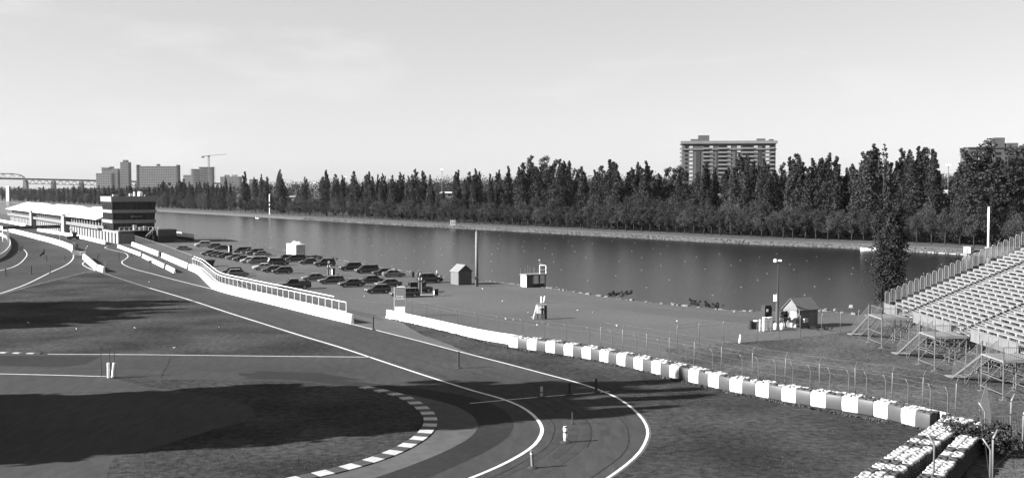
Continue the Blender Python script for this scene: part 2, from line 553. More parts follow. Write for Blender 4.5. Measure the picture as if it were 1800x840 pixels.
# --- grass
def rough_edge(line, amp, seed):
    r = random.Random(seed)
    return [p + Vector((r.uniform(-amp, amp), r.uniform(-amp, amp), 0)) for p in line]
g1 = GL([(-500, 640), (-400, 560), (0, 519), (49, 505), (92, 494), (150, 480), (176, 479)]) + rough_edge(smooth_line(GL([(182, 482), (262, 508), (330, 529), (460, 571), (600, 614), (640, 626.3)]), 1.2), .07, 1) + rough_edge(smooth_line(GL([(630, 625.5), (400, 624), (90, 621.5), (0, 618)]), 1.5), .05, 2) + GL([(-200, 615)])
g1 = [p for i, p in enumerate(g1) if i == 0 or (p - g1[i - 1]).length > .05]
sheet('grass_island', g1, 0.012, M_GRASS)
LOBE = [(200, 664), (262, 680), (320, 686), (390, 697), (430, 711), (446, 722), (432, 737), (350, 762), (262, 789), (205, 803), (193, 816), (183, 842), (165, 900)]
lobe_w = rough_edge(smooth_line(GL(LOBE), 1.3), .08, 3)
g2top = rough_edge(smooth_line(GL([(205, 662), (260, 666), (340, 667), (430, 668.5), (520, 670.5), (600, 678), (660, 687)]), 1.5), .08, 4)
kin = offset_line(kerb_w, -0.45)
kin = [p for p in kin if p.y < G(660, 688).y]
g2 = lobe_w[::-1] + g2top + kin + GL([(400, 930), (165, 930)])
sheet('hairpin_grass', g2, 0.013, M_GRASS)
g3 = rough_edge(smooth_line(GL([(690, 560), (705, 566), (738, 586), (793, 607), (822, 619)]), 1.2), .1, 5) + offset_line(out_w, 0.25)[[i for i, p in enumerate(out_w) if p.y < G(830, 623).y][0]:] + GL([(1010, 930), (1700, 930), (1700, 760), (1632, 742), (1280, 676), (894, 600), (800, 578), (720, 560)])
sheet('verge_grass', g3, 0.012, M_GRASS)
g4 = rough_edge(smooth_line(GL([(1165, 612), (1230, 605), (1330, 600), (1420, 592), (1510, 580), (1590, 574), (1700, 600), (1760, 640), (1850, 760), (1900, 930)]), 1.5), .35, 6) + GL([(1700, 930), (1705, 762)]) + rough_edge(smooth_line(GL([(1690, 738), (1500, 700), (1330, 668), (1240, 645), (1180, 630)]), 1.5), .3, 7)
sheet('rough_grass', g4, 0.008, M_ROUGH)

# tufts standing up from the turf
def in_poly(p, poly):
    c = False; j = len(poly) - 1
    for i in range(len(poly)):
        a, b = poly[i], poly[j]
        if (a.y > p.y) != (b.y > p.y) and p.x < (b.x - a.x) * (p.y - a.y) / (b.y - a.y) + a.x:
            c = not c
        j = i
    return c
def tufts(name, poly, n, seed, hmax=0.06, m=M_BLADE, z=0.012, edge=None, ymax=150):
    r = random.Random(seed); mb = MB()
    x0 = max(min(p.x for p in poly), -80); x1 = max(p.x for p in poly); y0 = max(min(p.y for p in poly), 58); y1 = min(ymax, max(p.y for p in poly))
    k = 0; tries = 0
    while k < n and tries < n * 6:
        tries += 1
        y = y0 + (y1 - y0) * r.random() ** 1.6
        p = Vector((r.uniform(x0, x1), y, z))
        if noise.noise(Vector((p.x * .25, p.y * .25, seed))) < r.uniform(-.6, .35): continue
        if not in_poly(p, poly): continue
        k += 1
        for q in range(2):
            a = r.uniform(0, PI); h = hmax * r.uniform(.4, 1.0); w = h * r.uniform(.5, 1.1)
            d = Vector((math.cos(a), math.sin(a), 0)) * w
            t = Vector((r.uniform(-.6, .6) * h, r.uniform(-.6, .6) * h, h))
            mb.add([p - d * .5, p + d * .5, p + t], [(0, 1, 2)])
    return tag(mb.build(name, m, fix=False), kind='stuff')
tufts('verge_grass_tufts', g3, 9000, 21)
tufts('hairpin_grass_tufts', g2, 9000, 22)
tufts('island_grass_tufts', g1, 6000, 23, 0.07, ymax=200)
tufts('rough_grass_tufts', g4, 6000, 24, 0.1)
def edge_tufts(name, line, n, spread, seed, hmax=.16):
    r = random.Random(seed); mb = MB(); L = line_len(line)
    for i in range(n):
        p, t = along(line, r.uniform(0, L))
        p = Vector((p.x + r.gauss(0, spread), p.y + r.gauss(0, spread), .012))
        for q in range(3):
            a = r.uniform(0, PI); h = hmax * r.uniform(.4, 1.2); w = h * .8
            d = Vector((math.cos(a), math.sin(a), 0)) * w
            mb.add([p - d * .5, p + d * .5, p + Vector((r.uniform(-.6, .6) * h, r.uniform(-.6, .6) * h, h))], [(0, 1, 2)])
    return tag(mb.build(name, M_BLADE, fix=False), kind='stuff')
edge_tufts('wall_foot_weeds', smooth_line(GL([(690, 561), (800, 588), (894, 612), (1055, 637), (1280, 690), (1630, 756)]), 2), 1600, .18, 31)

# --- painted lines
def line_px(pts, w=0.26, m=M_LINE, z=0.02, step=1.5, dash=None):
    ln = smooth_line(GL(pts), step)
    strip('road_marking', ln, w, z, m)
line_px(L_OUT, 0.2); line_px(L_IN[1:], 0.26)
line_px(L_IN[:2], 0.2, M_LINE_OLD)
line_px(L_RIGHT, 0.22)
line_px([(826, 709), (940, 698.5), (1071, 688)], 0.16, z=0.026)
line_px([(84, 622.3), (250, 623.2), (450, 625.5), (652, 627.5)], 0.22)
line_px([(-60, 656.5), (0, 657), (110, 659.5), (200, 662)], 0.2)
line_px([(0, 516), (45, 500), (88, 479), (112, 468), (124, 460), (129, 452), (127, 444), (118, 437), (103, 431), (92, 428.5)], 0.26)
line_px([(-40, 486), (0, 475.5), (21, 470), (36, 462), (46, 451), (47, 445), (42, 439), (33, 434)], 0.24)
line_px([(-40, 528), (0, 518), (49, 504), (92, 493), (150, 479), (168, 476)], 0.16, M_LINE_OLD, z=0.024)
line_px([(160, 459), (150, 460), (145, 464), (151, 469), (167, 476)], 0.2)
line_px([(0, 457.5), (18, 456), (34, 455)], 0.2, M_LINE_OLD)
line_px([(24, 430.5), (60, 429), (92, 427.5)], 0.18, M_LINE_OLD)
line_px([(620, 527), (700, 534), (780, 530)], 0.1, M_LINE_OLD)
line_px([(735, 532), (770, 533)], 0.12, M_LINE_OLD)

# rubber laid down round the hairpin
M_RUB = mat('rubbered_asphalt', 0.0295, 0.95, 0.25, 0.8, 8, spec=.05, coords='World', var2=0.15, scale2=0.1)
i0 = [i for i, q in enumerate(in_w) if q.y < G(700, 645).y][0]
for off, w_, a_, b_ in ((1.3, .5, 0, 0), (2.2, .7, 4, 6), (3.1, .45, 8, 0), (4.4, .6, 2, 10)):
    ln = offset_line(in_w, off)[i0 + a_:len(in_w) - b_]
    strip('rubbered_line', ln, w_, 0.0125, M_RUB)
M_SEAM = mat('asphalt_seam', 0.021, 0.95, 0.3, 1.0, 6, spec=.05, coords='World')
for off, a_, b_ in ((0.0, 0, 0), (5.2, 0, 0), (2.6, 0, 8)):
    ln = offset_line(in_w, off + .9)[2 + a_:len(in_w) - b_]
    strip('asphalt_seam', [q + Vector((.05 * math.sin(k * 1.3), .05 * math.cos(k * .9), 0)) for k, q in enumerate(ln)], .09, 0.0145, M_SEAM)
for pts in ([(300, 627.5), (295, 640), (288, 652), (283, 664)], [(520, 628.5), (560, 640), (610, 655)], [(60, 646), (250, 648), (420, 652)], [(0, 700), (120, 690), (250, 692), (400, 712)]):
    strip('asphalt_seam', smooth_line(GL(pts), 1.0), .1, 0.0142, M_SEAM)
# --- kerbs, each painted block its own piece
def kerb(name, label, line, width, block, start_white=True, h=0.07):
    root = thing(name, label, 'kerb', (line[0].x, line[0].y, 0.0))
    L = line_len(line); d = 0; i = 0
    while d + block <= L:
        a, ta = along(line, d + .01); b, tb = along(line, d + block - .02)
        na, nb = Vector((-ta.y, ta.x, 0)), Vector((-tb.y, tb.x, 0))
        w = width / 2
        base = [a + na * w, b + nb * w, b - nb * w, a - na * w]
        bot = [Vector((p.x, p.y, 0.0)) for p in base]
        top = [Vector((p.x, p.y, h + (.025 if q in (2, 3) else 0))) for q, p in enumerate(base)]
        m = MB(); m.loft([bot, top])
        m.build('kerb_block', M_KW if (i % 2 == 0) == start_white else M_KD, root)
        d += block; i += 1
M_KW = mat('kerb_white', 0.28, 0.8, 0.25, 2.0, 6)
M_KD = mat('kerb_dark', 0.03, 0.85, 0.25, 2.0, 6)
kerb('kerb', 'white and dark striped kerb curving round the inside of the hairpin', offset_line(kerb_w, -.08), 1.0, 1.05)
kerb('kerb', 'short striped kerb at the left edge below the grass island', smooth_line(GL([(-60, 618.5), (0, 620), (84, 622)]), 1.0), 0.5, 0.78, False)

# ================================================================== TREES
def leaf(mb, p, s, r, up=0.0):
    a = Vector((r.gauss(0, 1), r.gauss(0, 1), r.gauss(0, 1))).normalized()
    b = a.cross(Vector((r.gauss(0, 1), r.gauss(0, 1), r.gauss(0, 1)))).normalized()
    w = s * r.uniform(.6, 1.15); h = s * r.uniform(.6, 1.15)
    a = a * (w / 2); b = b * (h / 2)
    k = len(mb.v)
    mb.v += [tuple(p - a * .9), tuple(p - b), tuple(p + a), tuple(p + b)]
    mb.f.append((k, k + 1, k + 2, k + 3))
def clump(mb, c, rad, n, s, r, squash=1.0):
    for i in range(n):
        d = Vector((r.gauss(0, 1), r.gauss(0, 1), r.gauss(0, 1))).normalized() * (rad * r.random() ** 0.45)
        d.z *= squash
        leaf(mb, c + d, s, r)
def limb(mb, p, q, r0, r1, r, wig=.15):
    p, q = Vector(p), Vector(q); n = 4
    L = (q - p).length
    pts = [p.lerp(q, i / n) + (Vector((r.uniform(-1, 1), r.uniform(-1, 1), 0)) * L * wig * .3 if 0 < i < n else Vector()) for i in range(n + 1)]
    mb.tube(pts, r0, 6, True, r1)
def poplar(seed, H=24.0, R=2.3, spires=4, leafs=2300, s=.5, low=.05, foot=.35):
    """columnar poplar made of several upright leaders"""
    r = random.Random(seed); mb = MB(); tb = MB()
    tb.tube([(0, 0, -.2), (0.05, 0, H * .3), (0, .1, H * .62)], .34, 7, True, .12)
    sp = []
    for i in range(spires):
        a = 2 * PI * i / spires + r.uniform(-.5, .5)
        top = H * (1.0 if i == 0 else r.uniform(.72, .97))
        off = 0 if i == 0 else R * r.uniform(.3, .62)
        sp.append((math.cos(a) * off, math.sin(a) * off, H * (low if i else low + .02), top, R * r.uniform(.42, .6)))
    tot = sum(b - a for _, _, a, b, _ in sp)
    for x, y, z0, z1, rr in sp:
        limb(tb, (0, 0, z0), (x, y, z1 * .9), .16, .04, r)
        nc = int(26 * (z1 - z0) / H * 1.5)
        per = int(leafs * (z1 - z0) / tot / nc)
        for i in range(nc):
            t = (i + r.random()) / nc
            z = z0 + (z1 - z0) * t
            f = min(1.0, foot + t * 3.2) * max(.12, 1 - max(0, t - .45) ** 1.5 * 1.9)
            a = r.uniform(0, 2 * PI); d = rr * f * r.uniform(.25, .95)
            clump(mb, Vector((x * (.55 + .45 * min(1, t * 2.5)) + math.cos(a) * d, y * (.55 + .45 * min(1, t * 2.5)) + math.sin(a) * d, z)), rr * f * r.uniform(.45, .85) + .1, per, s, r, 1.7)
    return mb, tb
def roundtree(seed, H=9.0, R=2.6, trunk=2.2, leafs=2600, s=.3, nclump=26, squash=.95):
    r = random.Random(seed); mb = MB(); tb = MB()
    tb.tube([(0, 0, -.2), (.05, .02, trunk), (0, .1, H * .7)], .11 + H * .008, 7, True, .04)
    cz = (trunk + H) / 2; hz = (H - trunk) / 2
    for i in range(nclump):
        d = Vector((r.gauss(0, 1), r.gauss(0, 1), r.gauss(0, 1))).normalized()
        q = r.uniform(.35, .92)
        wz = 1.0 - .35 * max(0, d.z)
        c = Vector((d.x * R * q * wz, d.y * R * q * wz, cz + d.z * hz * q))
        if i % 3 == 0: limb(tb, (0, 0, min(c.z, trunk + (c.z - trunk) * .4)), c, .07, .02, r)
        clump(mb, c, R * r.uniform(.26, .46), leafs // nclump, s, r, squash)
    return mb, tb
def bigtree(seed, H=26.0, R=8.0, leafs=15000, s=.6, low=.06, nclump=190):
    """cottonwood: several ascending limbs each carrying upright foliage masses"""
    r = random.Random(seed); mb = MB(); tb = MB()
    tb.tube([(0, 0, -.3), (.2, .1, H * .25), (0, .3, H * .6)], .6, 8, True, .2)
    tops = []
    for i in range(9):
        a = 2 * PI * i / 9 + r.uniform(-.3, .3); d = R * (r.uniform(.25, .85) if i else 0)
        tops.append((math.cos(a) * d, math.sin(a) * d, H * (r.uniform(.62, .95) if i else 1.0)))
    for x, y, z in tops:
        limb(tb, (0, 0, H * .18), (x * .9, y * .9, z * .9), .28, .05, r)
    for i in range(nclump):
        x, y, z = r.choice(tops)
        t = r.uniform(low, .97)
        f = min(1, .45 + t)
        c = Vector((x * f + r.gauss(0, R * .14), y * f + r.gauss(0, R * .14), z * t))
        clump(mb, c, R * r.uniform(.13, .25) * (1.15 - .45 * t), leafs // nclump, s, r, 1.25)
    return mb, tb

def proto(name, pair, lm):
    c, t = pair
    return (c.mesh(name + '_crown', lm, fix=False), t.mesh(name + '_trunk', M_TRUNK, smooth=True))
POP = [proto('poplar', poplar(100 + i, 24, [3.0, 2.8, 3.4, 2.6, 3.2, 3.8, 2.9][i], [4, 3, 5, 3, 4, 6, 4][i], 8200), [M_LEAF, M_LEAF, M_LEAF2, M_LEAF, M_LEAF2, M_LEAF, M_LEAF2][i]) for i in range(7)]
RND = [proto('round_tree', roundtree(200 + i, 9, 2.5 + .15 * i, 1.8 + .15 * i), [M_LEAF2, M_LEAF2, M_LEAF, M_LEAF3, M_LEAF2][i]) for i in range(5)]
BIG = [proto('big_tree', bigtree(300 + i, 26, [7.5, 6.5, 8.0][i]), [M_LEAF, M_LEAF2, M_LEAF][i]) for i in range(3)]
SPREAD = [proto('spread_tree', roundtree(400 + i, 14, 5.2 + .5 * i, 1.2, 5600, .42, 46), [M_LEAF2, M_LEAF3, M_LEAF, M_LEAF][i]) for i in range(4)]
TR = random.Random(17)
def tree(name, pr, p, sc, label, group=None, sxy=None, rz=None, cat='tree'):
    o = bpy.data.objects.new(name, None); COL.objects.link(o)
    o.location = p; o.rotation_euler = (0, 0, TR.uniform(0, 6.28) if rz is None else rz)
    o.scale = ((sxy or sc), (sxy or sc), sc)
    tag(o, label, cat, group)
    place(pr[0], 'crown', o, True); place(pr[1], 'trunk', o, True)
    return o

# small trees standing in a row along the far bank
def u_line(off, v0=0, v1=2100, st=6):
    return [UV(u_far(v) + off, v, 0.1) for v in range(v0, v1, st)]
ROW1, ROW2, ROW3 = u_line(22), u_line(36), u_line(50)
row_px = [1188, 1204, 1220, 1236, 1249, 1267, 1284, 1303, 1320, 1338, 1357, 1376, 1395, 1415, 1435, 1456, 1476, 1497, 1518, 1540, 1562, 1586, 1612, 1636, 1662, 1688, 1712]
x = 1188
while x > 430:
    x -= TR.uniform(13, 16) * (0.55 + .45 * (x - 300) / 900)
    row_px.append(x)
row_px.sort()
k = 0
for px in row_px:
    p = at_column(ROW1, px + TR.uniform(-1.5, 1.5))
    if not p: continue
    right = px > 1180
    h = TR.uniform(.88, 1.18) * (1.0 if right else 1.05)
    tree('young_tree', TR.choice(RND), p, h, 'small round-crowned tree in the front row along the far bank path', 'small trees in the row along the far bank', sxy=h * TR.uniform(.95, 1.2))

# tall poplars with the tops they show against the sky
pop_px = [(397, 312, 0), (431, 302, 1), (448, 312, 1), (460, 307, 0), (470, 311, 1), (493, 299, 1), (536, 311, 0), (574, 299, 1), (590, 306, 0), (602, 308, 0), (623, 301, 1), (649, 302, 1), (665, 307, 0), (673, 306, 0), (690, 309, 1), (705, 304, 1), (718, 310, 0),
          (730, 298, 1), (743, 300, 1), (756, 307, 0), (806, 299, 1), (825, 302, 1), (836, 297, 0), (862, 306, 0), (876, 300, 1), (894, 293, 1), (914, 295, 1), (933, 276, 2), (983, 281, 1), (991, 283, 0), (1001, 284, 1), (1071, 281, 2), (1083, 287, 1), (1121, 286, 1), (1136, 284, 1),
          (1242, 284, 1), (1256, 295, 0), (1299, 271, 1), (1312, 272, 0), (1324, 284, 1), (1341, 281, 1), (1350, 289, 0), (1387, 276, 1), (1399, 270, 1), (1427, 279, 1), (1442, 279, 1), (1456, 270, 1), (1469, 276, 1), (1497, 290, 1), (1516, 270, 1), (1532, 255, 1), (1583, 264, 1), (1596, 265, 1), (1612, 258, 1), (1625, 259, 1), (1636, 263, 1), (1690, 288, 1)]
pi = 0
for px, ty, wd in pop_px:
    ln = ROW2 if pi % 3 else ROW3
    p = at_column(ln, px)
    top = AT(px, ty, p.y)
    sc = (top.z - p.z) / 24.0
    nm = 'dark columnar poplar on the far bank, %s poplar from the left of the tall row' % nth(pi)
    tree('poplar_tree', POP[(pi * 3 + pi // 5) % 7], p, sc, nm, 'tall poplars on the far bank', sxy=sc * (.95, 1.2, 1.6)[wd] * TR.uniform(.9, 1.1))
    pi += 1
# lower poplars closing the gaps of the tall row
xx = 405.0; gi = 0
while xx < 1700:
    q = xx + TR.uniform(-3, 3)
    p = at_column(u_line(42), q)
    if p:
        near = min(pop_px, key=lambda t: abs(t[0] - q))
        ty = near[1] + TR.uniform(9, 30)
        sc = (AT(q, ty, p.y).z - p.z) / 24.0
        tree('poplar_tree', TR.choice(POP), p, sc, 'lower dark poplar filling a gap between the tall poplars, %s from the left' % nth(gi), 'lower poplars between the tall ones on the far bank', sxy=sc * TR.uniform(1.0, 1.5)); gi += 1
    xx += TR.uniform(15, 34)
# the pale half-bare poplar behind the lone dark one
p = at_column(ROW2, 1552); top = AT(1552, 254, p.y)
tree('poplar_tree', proto('pale_poplar', poplar(150, 24, 2.6, 4, 1700, .6), M_LEAF3), p, (top.z - p.z) / 24, 'pale thinly leaved poplar rising above the lone dark poplar', 'tall poplars on the far bank', sxy=1.25)
mbt = MB()
# poplars of the far, left stretch of the bank, small in the picture
x = 4
i = 0
while x < 395:
    p = at_column(u_line(38, 0, 2400, 10), x)
    if p:
        ty = 331 - (x / 395) * 9 + TR.uniform(-4, 5)
        if 275 < x < 345: ty -= 3
        sc = (AT(x, ty, p.y).z - p.z) / 24
        tree('poplar_tree', TR.choice(POP), p, sc, 'distant poplar on the hazy far bank, %s from the left picture edge' % nth(i), 'distant poplars at the far end of the basin', sxy=sc * TR.uniform(.9, 1.5))
    x += TR.uniform(5, 10); i += 1
# big broad trees
for j, (px, ty, kind, wid, off, lab) in enumerate([
        (957, 272, 0, 1.0, 44, 'large spreading cottonwood, tallest of the far bank left of the apartment block'),
        (1742, 243, 2, 1.45, 40, 'large dark cottonwood rising above the right end of the grandstand rails'),
        (1798, 250, 1, 1.6, 42, 'large dark tree at the right picture edge behind the grandstand'),
        (1729, 250, 0, 1.1, 33, 'large dark tree left of the tallest one above the grandstand rails'),
        (1768, 254, 2, 1.2, 34, 'large dark tree between the tallest right tree and the picture edge'),
        (1190, 288, 1, 1.15, 52, 'broad dark tree just left of the apartment block on the far bank'),
        (1019, 290, 1, .6, 60, 'round dark tree right of the large spreading cottonwood'),
        (323, 313, 0, .8, 45, 'broad dark tree below the gap between the two far slab blocks'),
        (290, 318, 1, .9, 48, 'broad dusky tree behind the race control tower roof')]):
    p = at_column(u_line(off), px); sc = (AT(px, ty, p.y).z - p.z) / 26
    tree('cottonwood_tree', BIG[kind], p, sc, lab, 'large broad trees on the far bank', sxy=sc * wid)
# middle storey between the row and the poplars: broad paler crowns
i = 0
for px in list(range(6, 392, 10)) + list(range(392, 1800, 17)):
    for row, (off, lo, hi) in enumerate(((29, 8.5, 13.5), (43, 12, 17))):
        if px < 392: lo, hi = lo * 1.15, hi * 1.15
        q = px + TR.uniform(-7, 7) + row * 8
        p = at_column(u_line(off, 0, 2600), q)
        if not p: continue
        hh = TR.uniform(lo, hi)
        if 1060 < q < 1170: hh += 3
        sc = hh / 14
        if px < 392 and q < 4: continue
        tree('broad_tree', TR.choice(SPREAD), p, sc, 'broad bushy tree filling the gap between the small row and the poplars', 'bushy trees between the small trees and the poplars', sxy=sc * TR.uniform(.7, 1.0))
# the lone dark poplar on the near shore, in front of the lake beside the grandstand
base = G(1560, 527)
tp = AT(1562, 330, base.y)
lone = tree('poplar_tree', proto('lone_poplar', poplar(160, 24, 3.3, 7, 18000, .42, .012, .85), M_LEAF), base, (tp.z) / 24, 'lone dense dark poplar beside the far end of the grandstand', None, sxy=.74, rz=1.0)

# far wood on the rising land behind: reads as one mass
mb = MB(); r = random.Random(41)
for i in range(1500):
    D = r.uniform(620, 1250)
    px = r.uniform(150, 1900)
    tgt = 312 - 14 * max(0, min(1, (px - 300) / 900)) + 5 * noise.noise(Vector((px * .02, 0, 3)))
    b = Vector(((px - CX) / FOC * D, D, 0))
    u, v = uv_of(b)
    if u < u_far(v) + 130: continue
    gz = 1 + (u - u_far(v)) / 330 * 4.2 if u < u_far(v) + 330 else min(10, 5 + (u - u_far(v) - 330) / 570 * 5)
    topz = AT(px, tgt + r.uniform(0, 16), D).z
    hh = max(6, min(24, topz - gz))
    rad = hh * r.uniform(.28, .42)
    for q in range(4):
        c = b + Vector((r.gauss(0, rad * .6), r.gauss(0, rad * .6), gz + hh * r.uniform(.35, .8)))
        clump(mb, c, rad * r.uniform(.6, .9), 56, 1.15, r, 1.0)
tag(mb.build('distant_wood', M_LEAF, fix=False), kind='stuff')
mb = MB()
for i in range(420):                                     # still farther wood under the bridge, left
    D = r.uniform(1900, 3300); px = r.uniform(-60, 420)
    b = AT(px, 334, D); b.z = 3
    for q in range(3):
        clump(mb, b + Vector((r.gauss(0, 12), r.gauss(0, 12), r.uniform(4, 15))), r.uniform(5, 9), 14, 4.2, r, .8)
tag(mb.build('distant_shore_wood', M_LEAF2, fix=False), kind='stuff')

DENSE = [proto('dense_tree', bigtree(500 + i, 26, 8.5, 9000, 1.15, .06, 190), M_LEAF) for i in range(2)]
DENSEP = [proto('dense_poplar', poplar(510 + i, 24, 3.4, 5, 5500, 1.0), M_LEAF) for i in range(2)]
# trees left of the picture: only their long shadows reach the grass and the hairpin
def shadow_tree(end_px, kind, H, label, sxy=None, frac=1.0):
    e = end_px if isinstance(end_px, Vector) else G(*end_px)
    Ls = H / math.tan(SUN_EL)
    b = e - SUN_TRAVEL * Ls * frac
    q = CX + FOC * b.x / b.y if b.y > 5 else -999
    while b.y > 5 and CX + FOC * (b.x + (9.5 if kind >= 10 else 4.5)) / b.y > -110 and H < 70:
        H += 1.0; b = e - SUN_TRAVEL * (H / math.tan(SUN_EL)) * frac
    pr, h0 = ((DENSEP[kind % 2], 24) if kind < 10 else (DENSE[kind % 2], 26))
    tree('roadside_tree', pr, (b.x, b.y, 0), H / h0, label, 'trees outside the left picture edge that shade the grass', sxy=sxy)
for j, (ex, ey, kd, H, sx) in enumerate([(325, 530, 0, 24, 1.3), (300, 536, 2, 24, 1.4), (310, 543, 5, 25, 1.4), (270, 550, 10, 24, .9), (250, 557, 4, 22, 1.3), (215, 563, 11, 22, .8), (120, 570, 12, 22, .8), (40, 560, 10, 24, .9), (60, 542, 11, 22, .9), (-40, 575, 10, 22, .9), (290, 547, 11, 24, .9), (230, 541, 10, 24, .9), (170, 553, 11, 24, .9), (150, 563, 10, 22, .9), (130, 536, 10, 24, 1.0), (90, 552, 11, 24, 1.0), (20, 545, 10, 24, 1.0), (-30, 553, 11, 24, 1.0), (200, 533, 2, 24, 1.6)]):
    shadow_tree((ex, ey), kd, H, 'tall tree off the left edge, shading the upper grass island', sx)
for xw, sw, kd, H, sx in [(16.5, 92, 0, 29, 1.2), (15, 88, 1, 29, 1.3), (16, 84.5, 2, 29, 1.2), (12, 81, 3, 28, 1.1), (9, 79.5, 4, 27, 1.1), (8, 88, 10, 28, .95), (4, 91, 11, 28, .95), (2, 86, 10, 28, .95), (-3, 85, 11, 27, .95), (-6, 92, 10, 26, 1.0), (-10, 88, 11, 26, 1.0),
                          (-14, 84.5, 10, 26, .95), (-18, 91, 11, 26, 1.0), (-22, 86, 10, 25, .95), (-28, 91, 11, 25, 1.0), (-32, 85, 10, 25, .95), (-38, 90, 11, 25, 1.0), (-44, 86, 10, 25, 1.0), (-50, 92, 11, 25, 1.0), (-12, 78.5, 0, 25, .9), (-24, 77.5, 1, 25, .9), (0, 89, 10, 28, .9), (-26, 88, 10, 25, 1.0), (-35, 94, 11, 25, 1.0), (-20, 95.5, 1, 26, 1.2), (3, 83.5, 10, 28, .85), (-4, 83, 11, 27, .85), (-32, 82, 10, 24, .85)]:
    shadow_tree(Vector((xw, sw + .25 * xw, 0)), kd, H, 'tall tree off the left edge, shading the hairpin', sx)

# ================================================================== WALLS, TYRE BARRIERS, FENCES
def wall(name, label, px, h=1.1, th=0.55, block=4.0, group=None, m=None, world_line=None, smooth=True):
    line = world_line or (smooth_line(GL(px), 1.0) if smooth else GL(px))
    root = thing(name, label, 'barrier', (line[0].x, line[0].y, 0), 0, group)
    L = line_len(line); n = max(1, round(L / block)); bl = L / n
    for i in range(n):
        k = max(1, int(bl / 1.2))
        rings = []
        for j in range(k + 1):
            p, t = along(line, min(L - .001, i * bl + (bl - .03) * j / k + .001))
            s = Vector((-t.y, t.x, 0))
            prof = [(0, 0), (.0, .12), (.08, .3), (.12, h), (th - .12, h), (th - .08, .3), (th, .12), (th, 0)]
            rings.append([p + s * a + Vector((0, 0, z)) for a, z in prof])
        mb = MB(); mb.loft(rings)
        mb.build('block', m or M_WALL, root)
    return root, line
# line direction left to right in the picture; thickness grows away from the track (left normal)
wall('concrete_wall', 'long white concrete wall with railing beside the car park, curved at its far end', [(331, 474), (346, 481), (358, 492.5), (371, 505), (386, 512), (428, 523), (493, 539), (557, 555), (616, 569)], 1.2)
wall('concrete_wall', 'short white concrete wall in front of the tower, behind the dark post', [(231, 432), (277, 450)], 1.15)
wall('concrete_wall', 'white concrete wall between the tower wall and the curved railing wall', [(283.5, 452.5), (328, 472)], 1.15)
wall('concrete_barrier', 'low white barrier nearest the tower base, with a slanted black end mark', [(206, 435), (246, 450)], .85, .5)
wall('concrete_barrier', 'low white barrier, middle one of three in a line left of the railing wall', [(249.5, 452.5), (287, 471)], .85, .5)
wall('concrete_barrier', 'low white barrier block, nearest of three in a line left of the railing wall', [(291, 472.5), (305, 480)], .85, .5)
wall('concrete_barrier', 'white barrier on the track divider with its black far end', [(145, 455), (167, 475)], 1.25, .6)
wall('concrete_barrier', 'short white barrier block at the tip of the track divider', [(170, 475), (180, 479)], 1.2, .6)
wall('concrete_wall', 'long white pit straight wall running under the black gantry', [(-40, 395), (9.5, 406), (60, 419), (100, 430), (128, 441)], 1.5, .5)
wall('concrete_wall', 'white pit lane wall before the pit garages', [(65, 406), (105, 412.5), (140, 419), (184, 429.5)], 1.1, .5)
wall('concrete_wall', 'far white wall left of the pit garages, beyond the gantry', [(-30, 384), (4, 390.5), (44, 398)], 1.2, .5)

def line_to(pts, s=1.0): return smooth_line(pts, s)
TY = [(894, 610.5), (976, 622), (1055, 636), (1123, 651), (1195, 668), (1280, 688), (1328, 696.5), (1383, 707), (1440, 716.5), (1495, 725), (1547, 735), (1602, 749), (1634, 757)]
ty_w = smooth_line(GL(TY), 1.0)
wall('concrete_wall', 'white concrete wall running behind the striped tyre barrier from the sign board', None, 1.08, .5, world_line=smooth_line(GL([(678, 558.5), (760, 577), (850, 597.5)]) + [p for p in offset_line(ty_w, 1.55)[4:]], 1.5))

# tyre bundle: a belt wrapped round the front of stacked tyres
M_BELT_W = mat('belt_white', 0.45, 0.6, 0.07, 2.0, bump=.1)
M_BELT_G = mat('belt_grey', 0.042, 0.5, 0.1, 2.0, bump=.1)
M_TYRE_W = mat('tyre_painted', 0.24, 0.7, 0.35, 2.5, 5)
M_TYRE = mat('tyre_black', 0.028, 0.75, 0.3, 2.0)
def tyre_stack_mesh(n, R, w, jit, seed):
    r = random.Random(seed); mb = MB()
    for i in range(n):
        z = i * w
        prof = [(R * .56, z + w * .12), (R * .9, z + .01), (R, z + w * .2), (R, z + w * .8), (R * .9, z + w * .99), (R * .6, z + w * .96), (R * .52, z + w * .75), (R * .52, z + w * .3)]
        N_ = 14; c = Vector((r.uniform(-jit, jit), r.uniform(-jit, jit), 0))
        k = len(prof)
        vs = [c + Vector((a * math.cos(2 * PI * j / N_), a * math.sin(2 * PI * j / N_), b)) for a, b in prof for j in range(N_)]
        fs = [(q * N_ + j, q * N_ + (j + 1) % N_, ((q + 1) % k) * N_ + (j + 1) % N_, ((q + 1) % k) * N_ + j) for q in range(k) for j in range(N_)]
        mb.add(vs, fs)
    return mb
T_STACK = [tyre_stack_mesh(5, .31, .215, .02, i) for i in range(3)]
T_MW = [t.mesh('tyre_stack', M_TYRE, True) for t in T_STACK]
T_TOP = [tyre_stack_mesh(1, .31, .2, .03, 9 + i).mesh('tyre', M_TYRE_W, True) for i in range(3)]
T_TOPD = [tyre_stack_mesh(1, .31, .2, .03, 9 + i).mesh('tyre', M_TYRE, True) for i in range(3)]
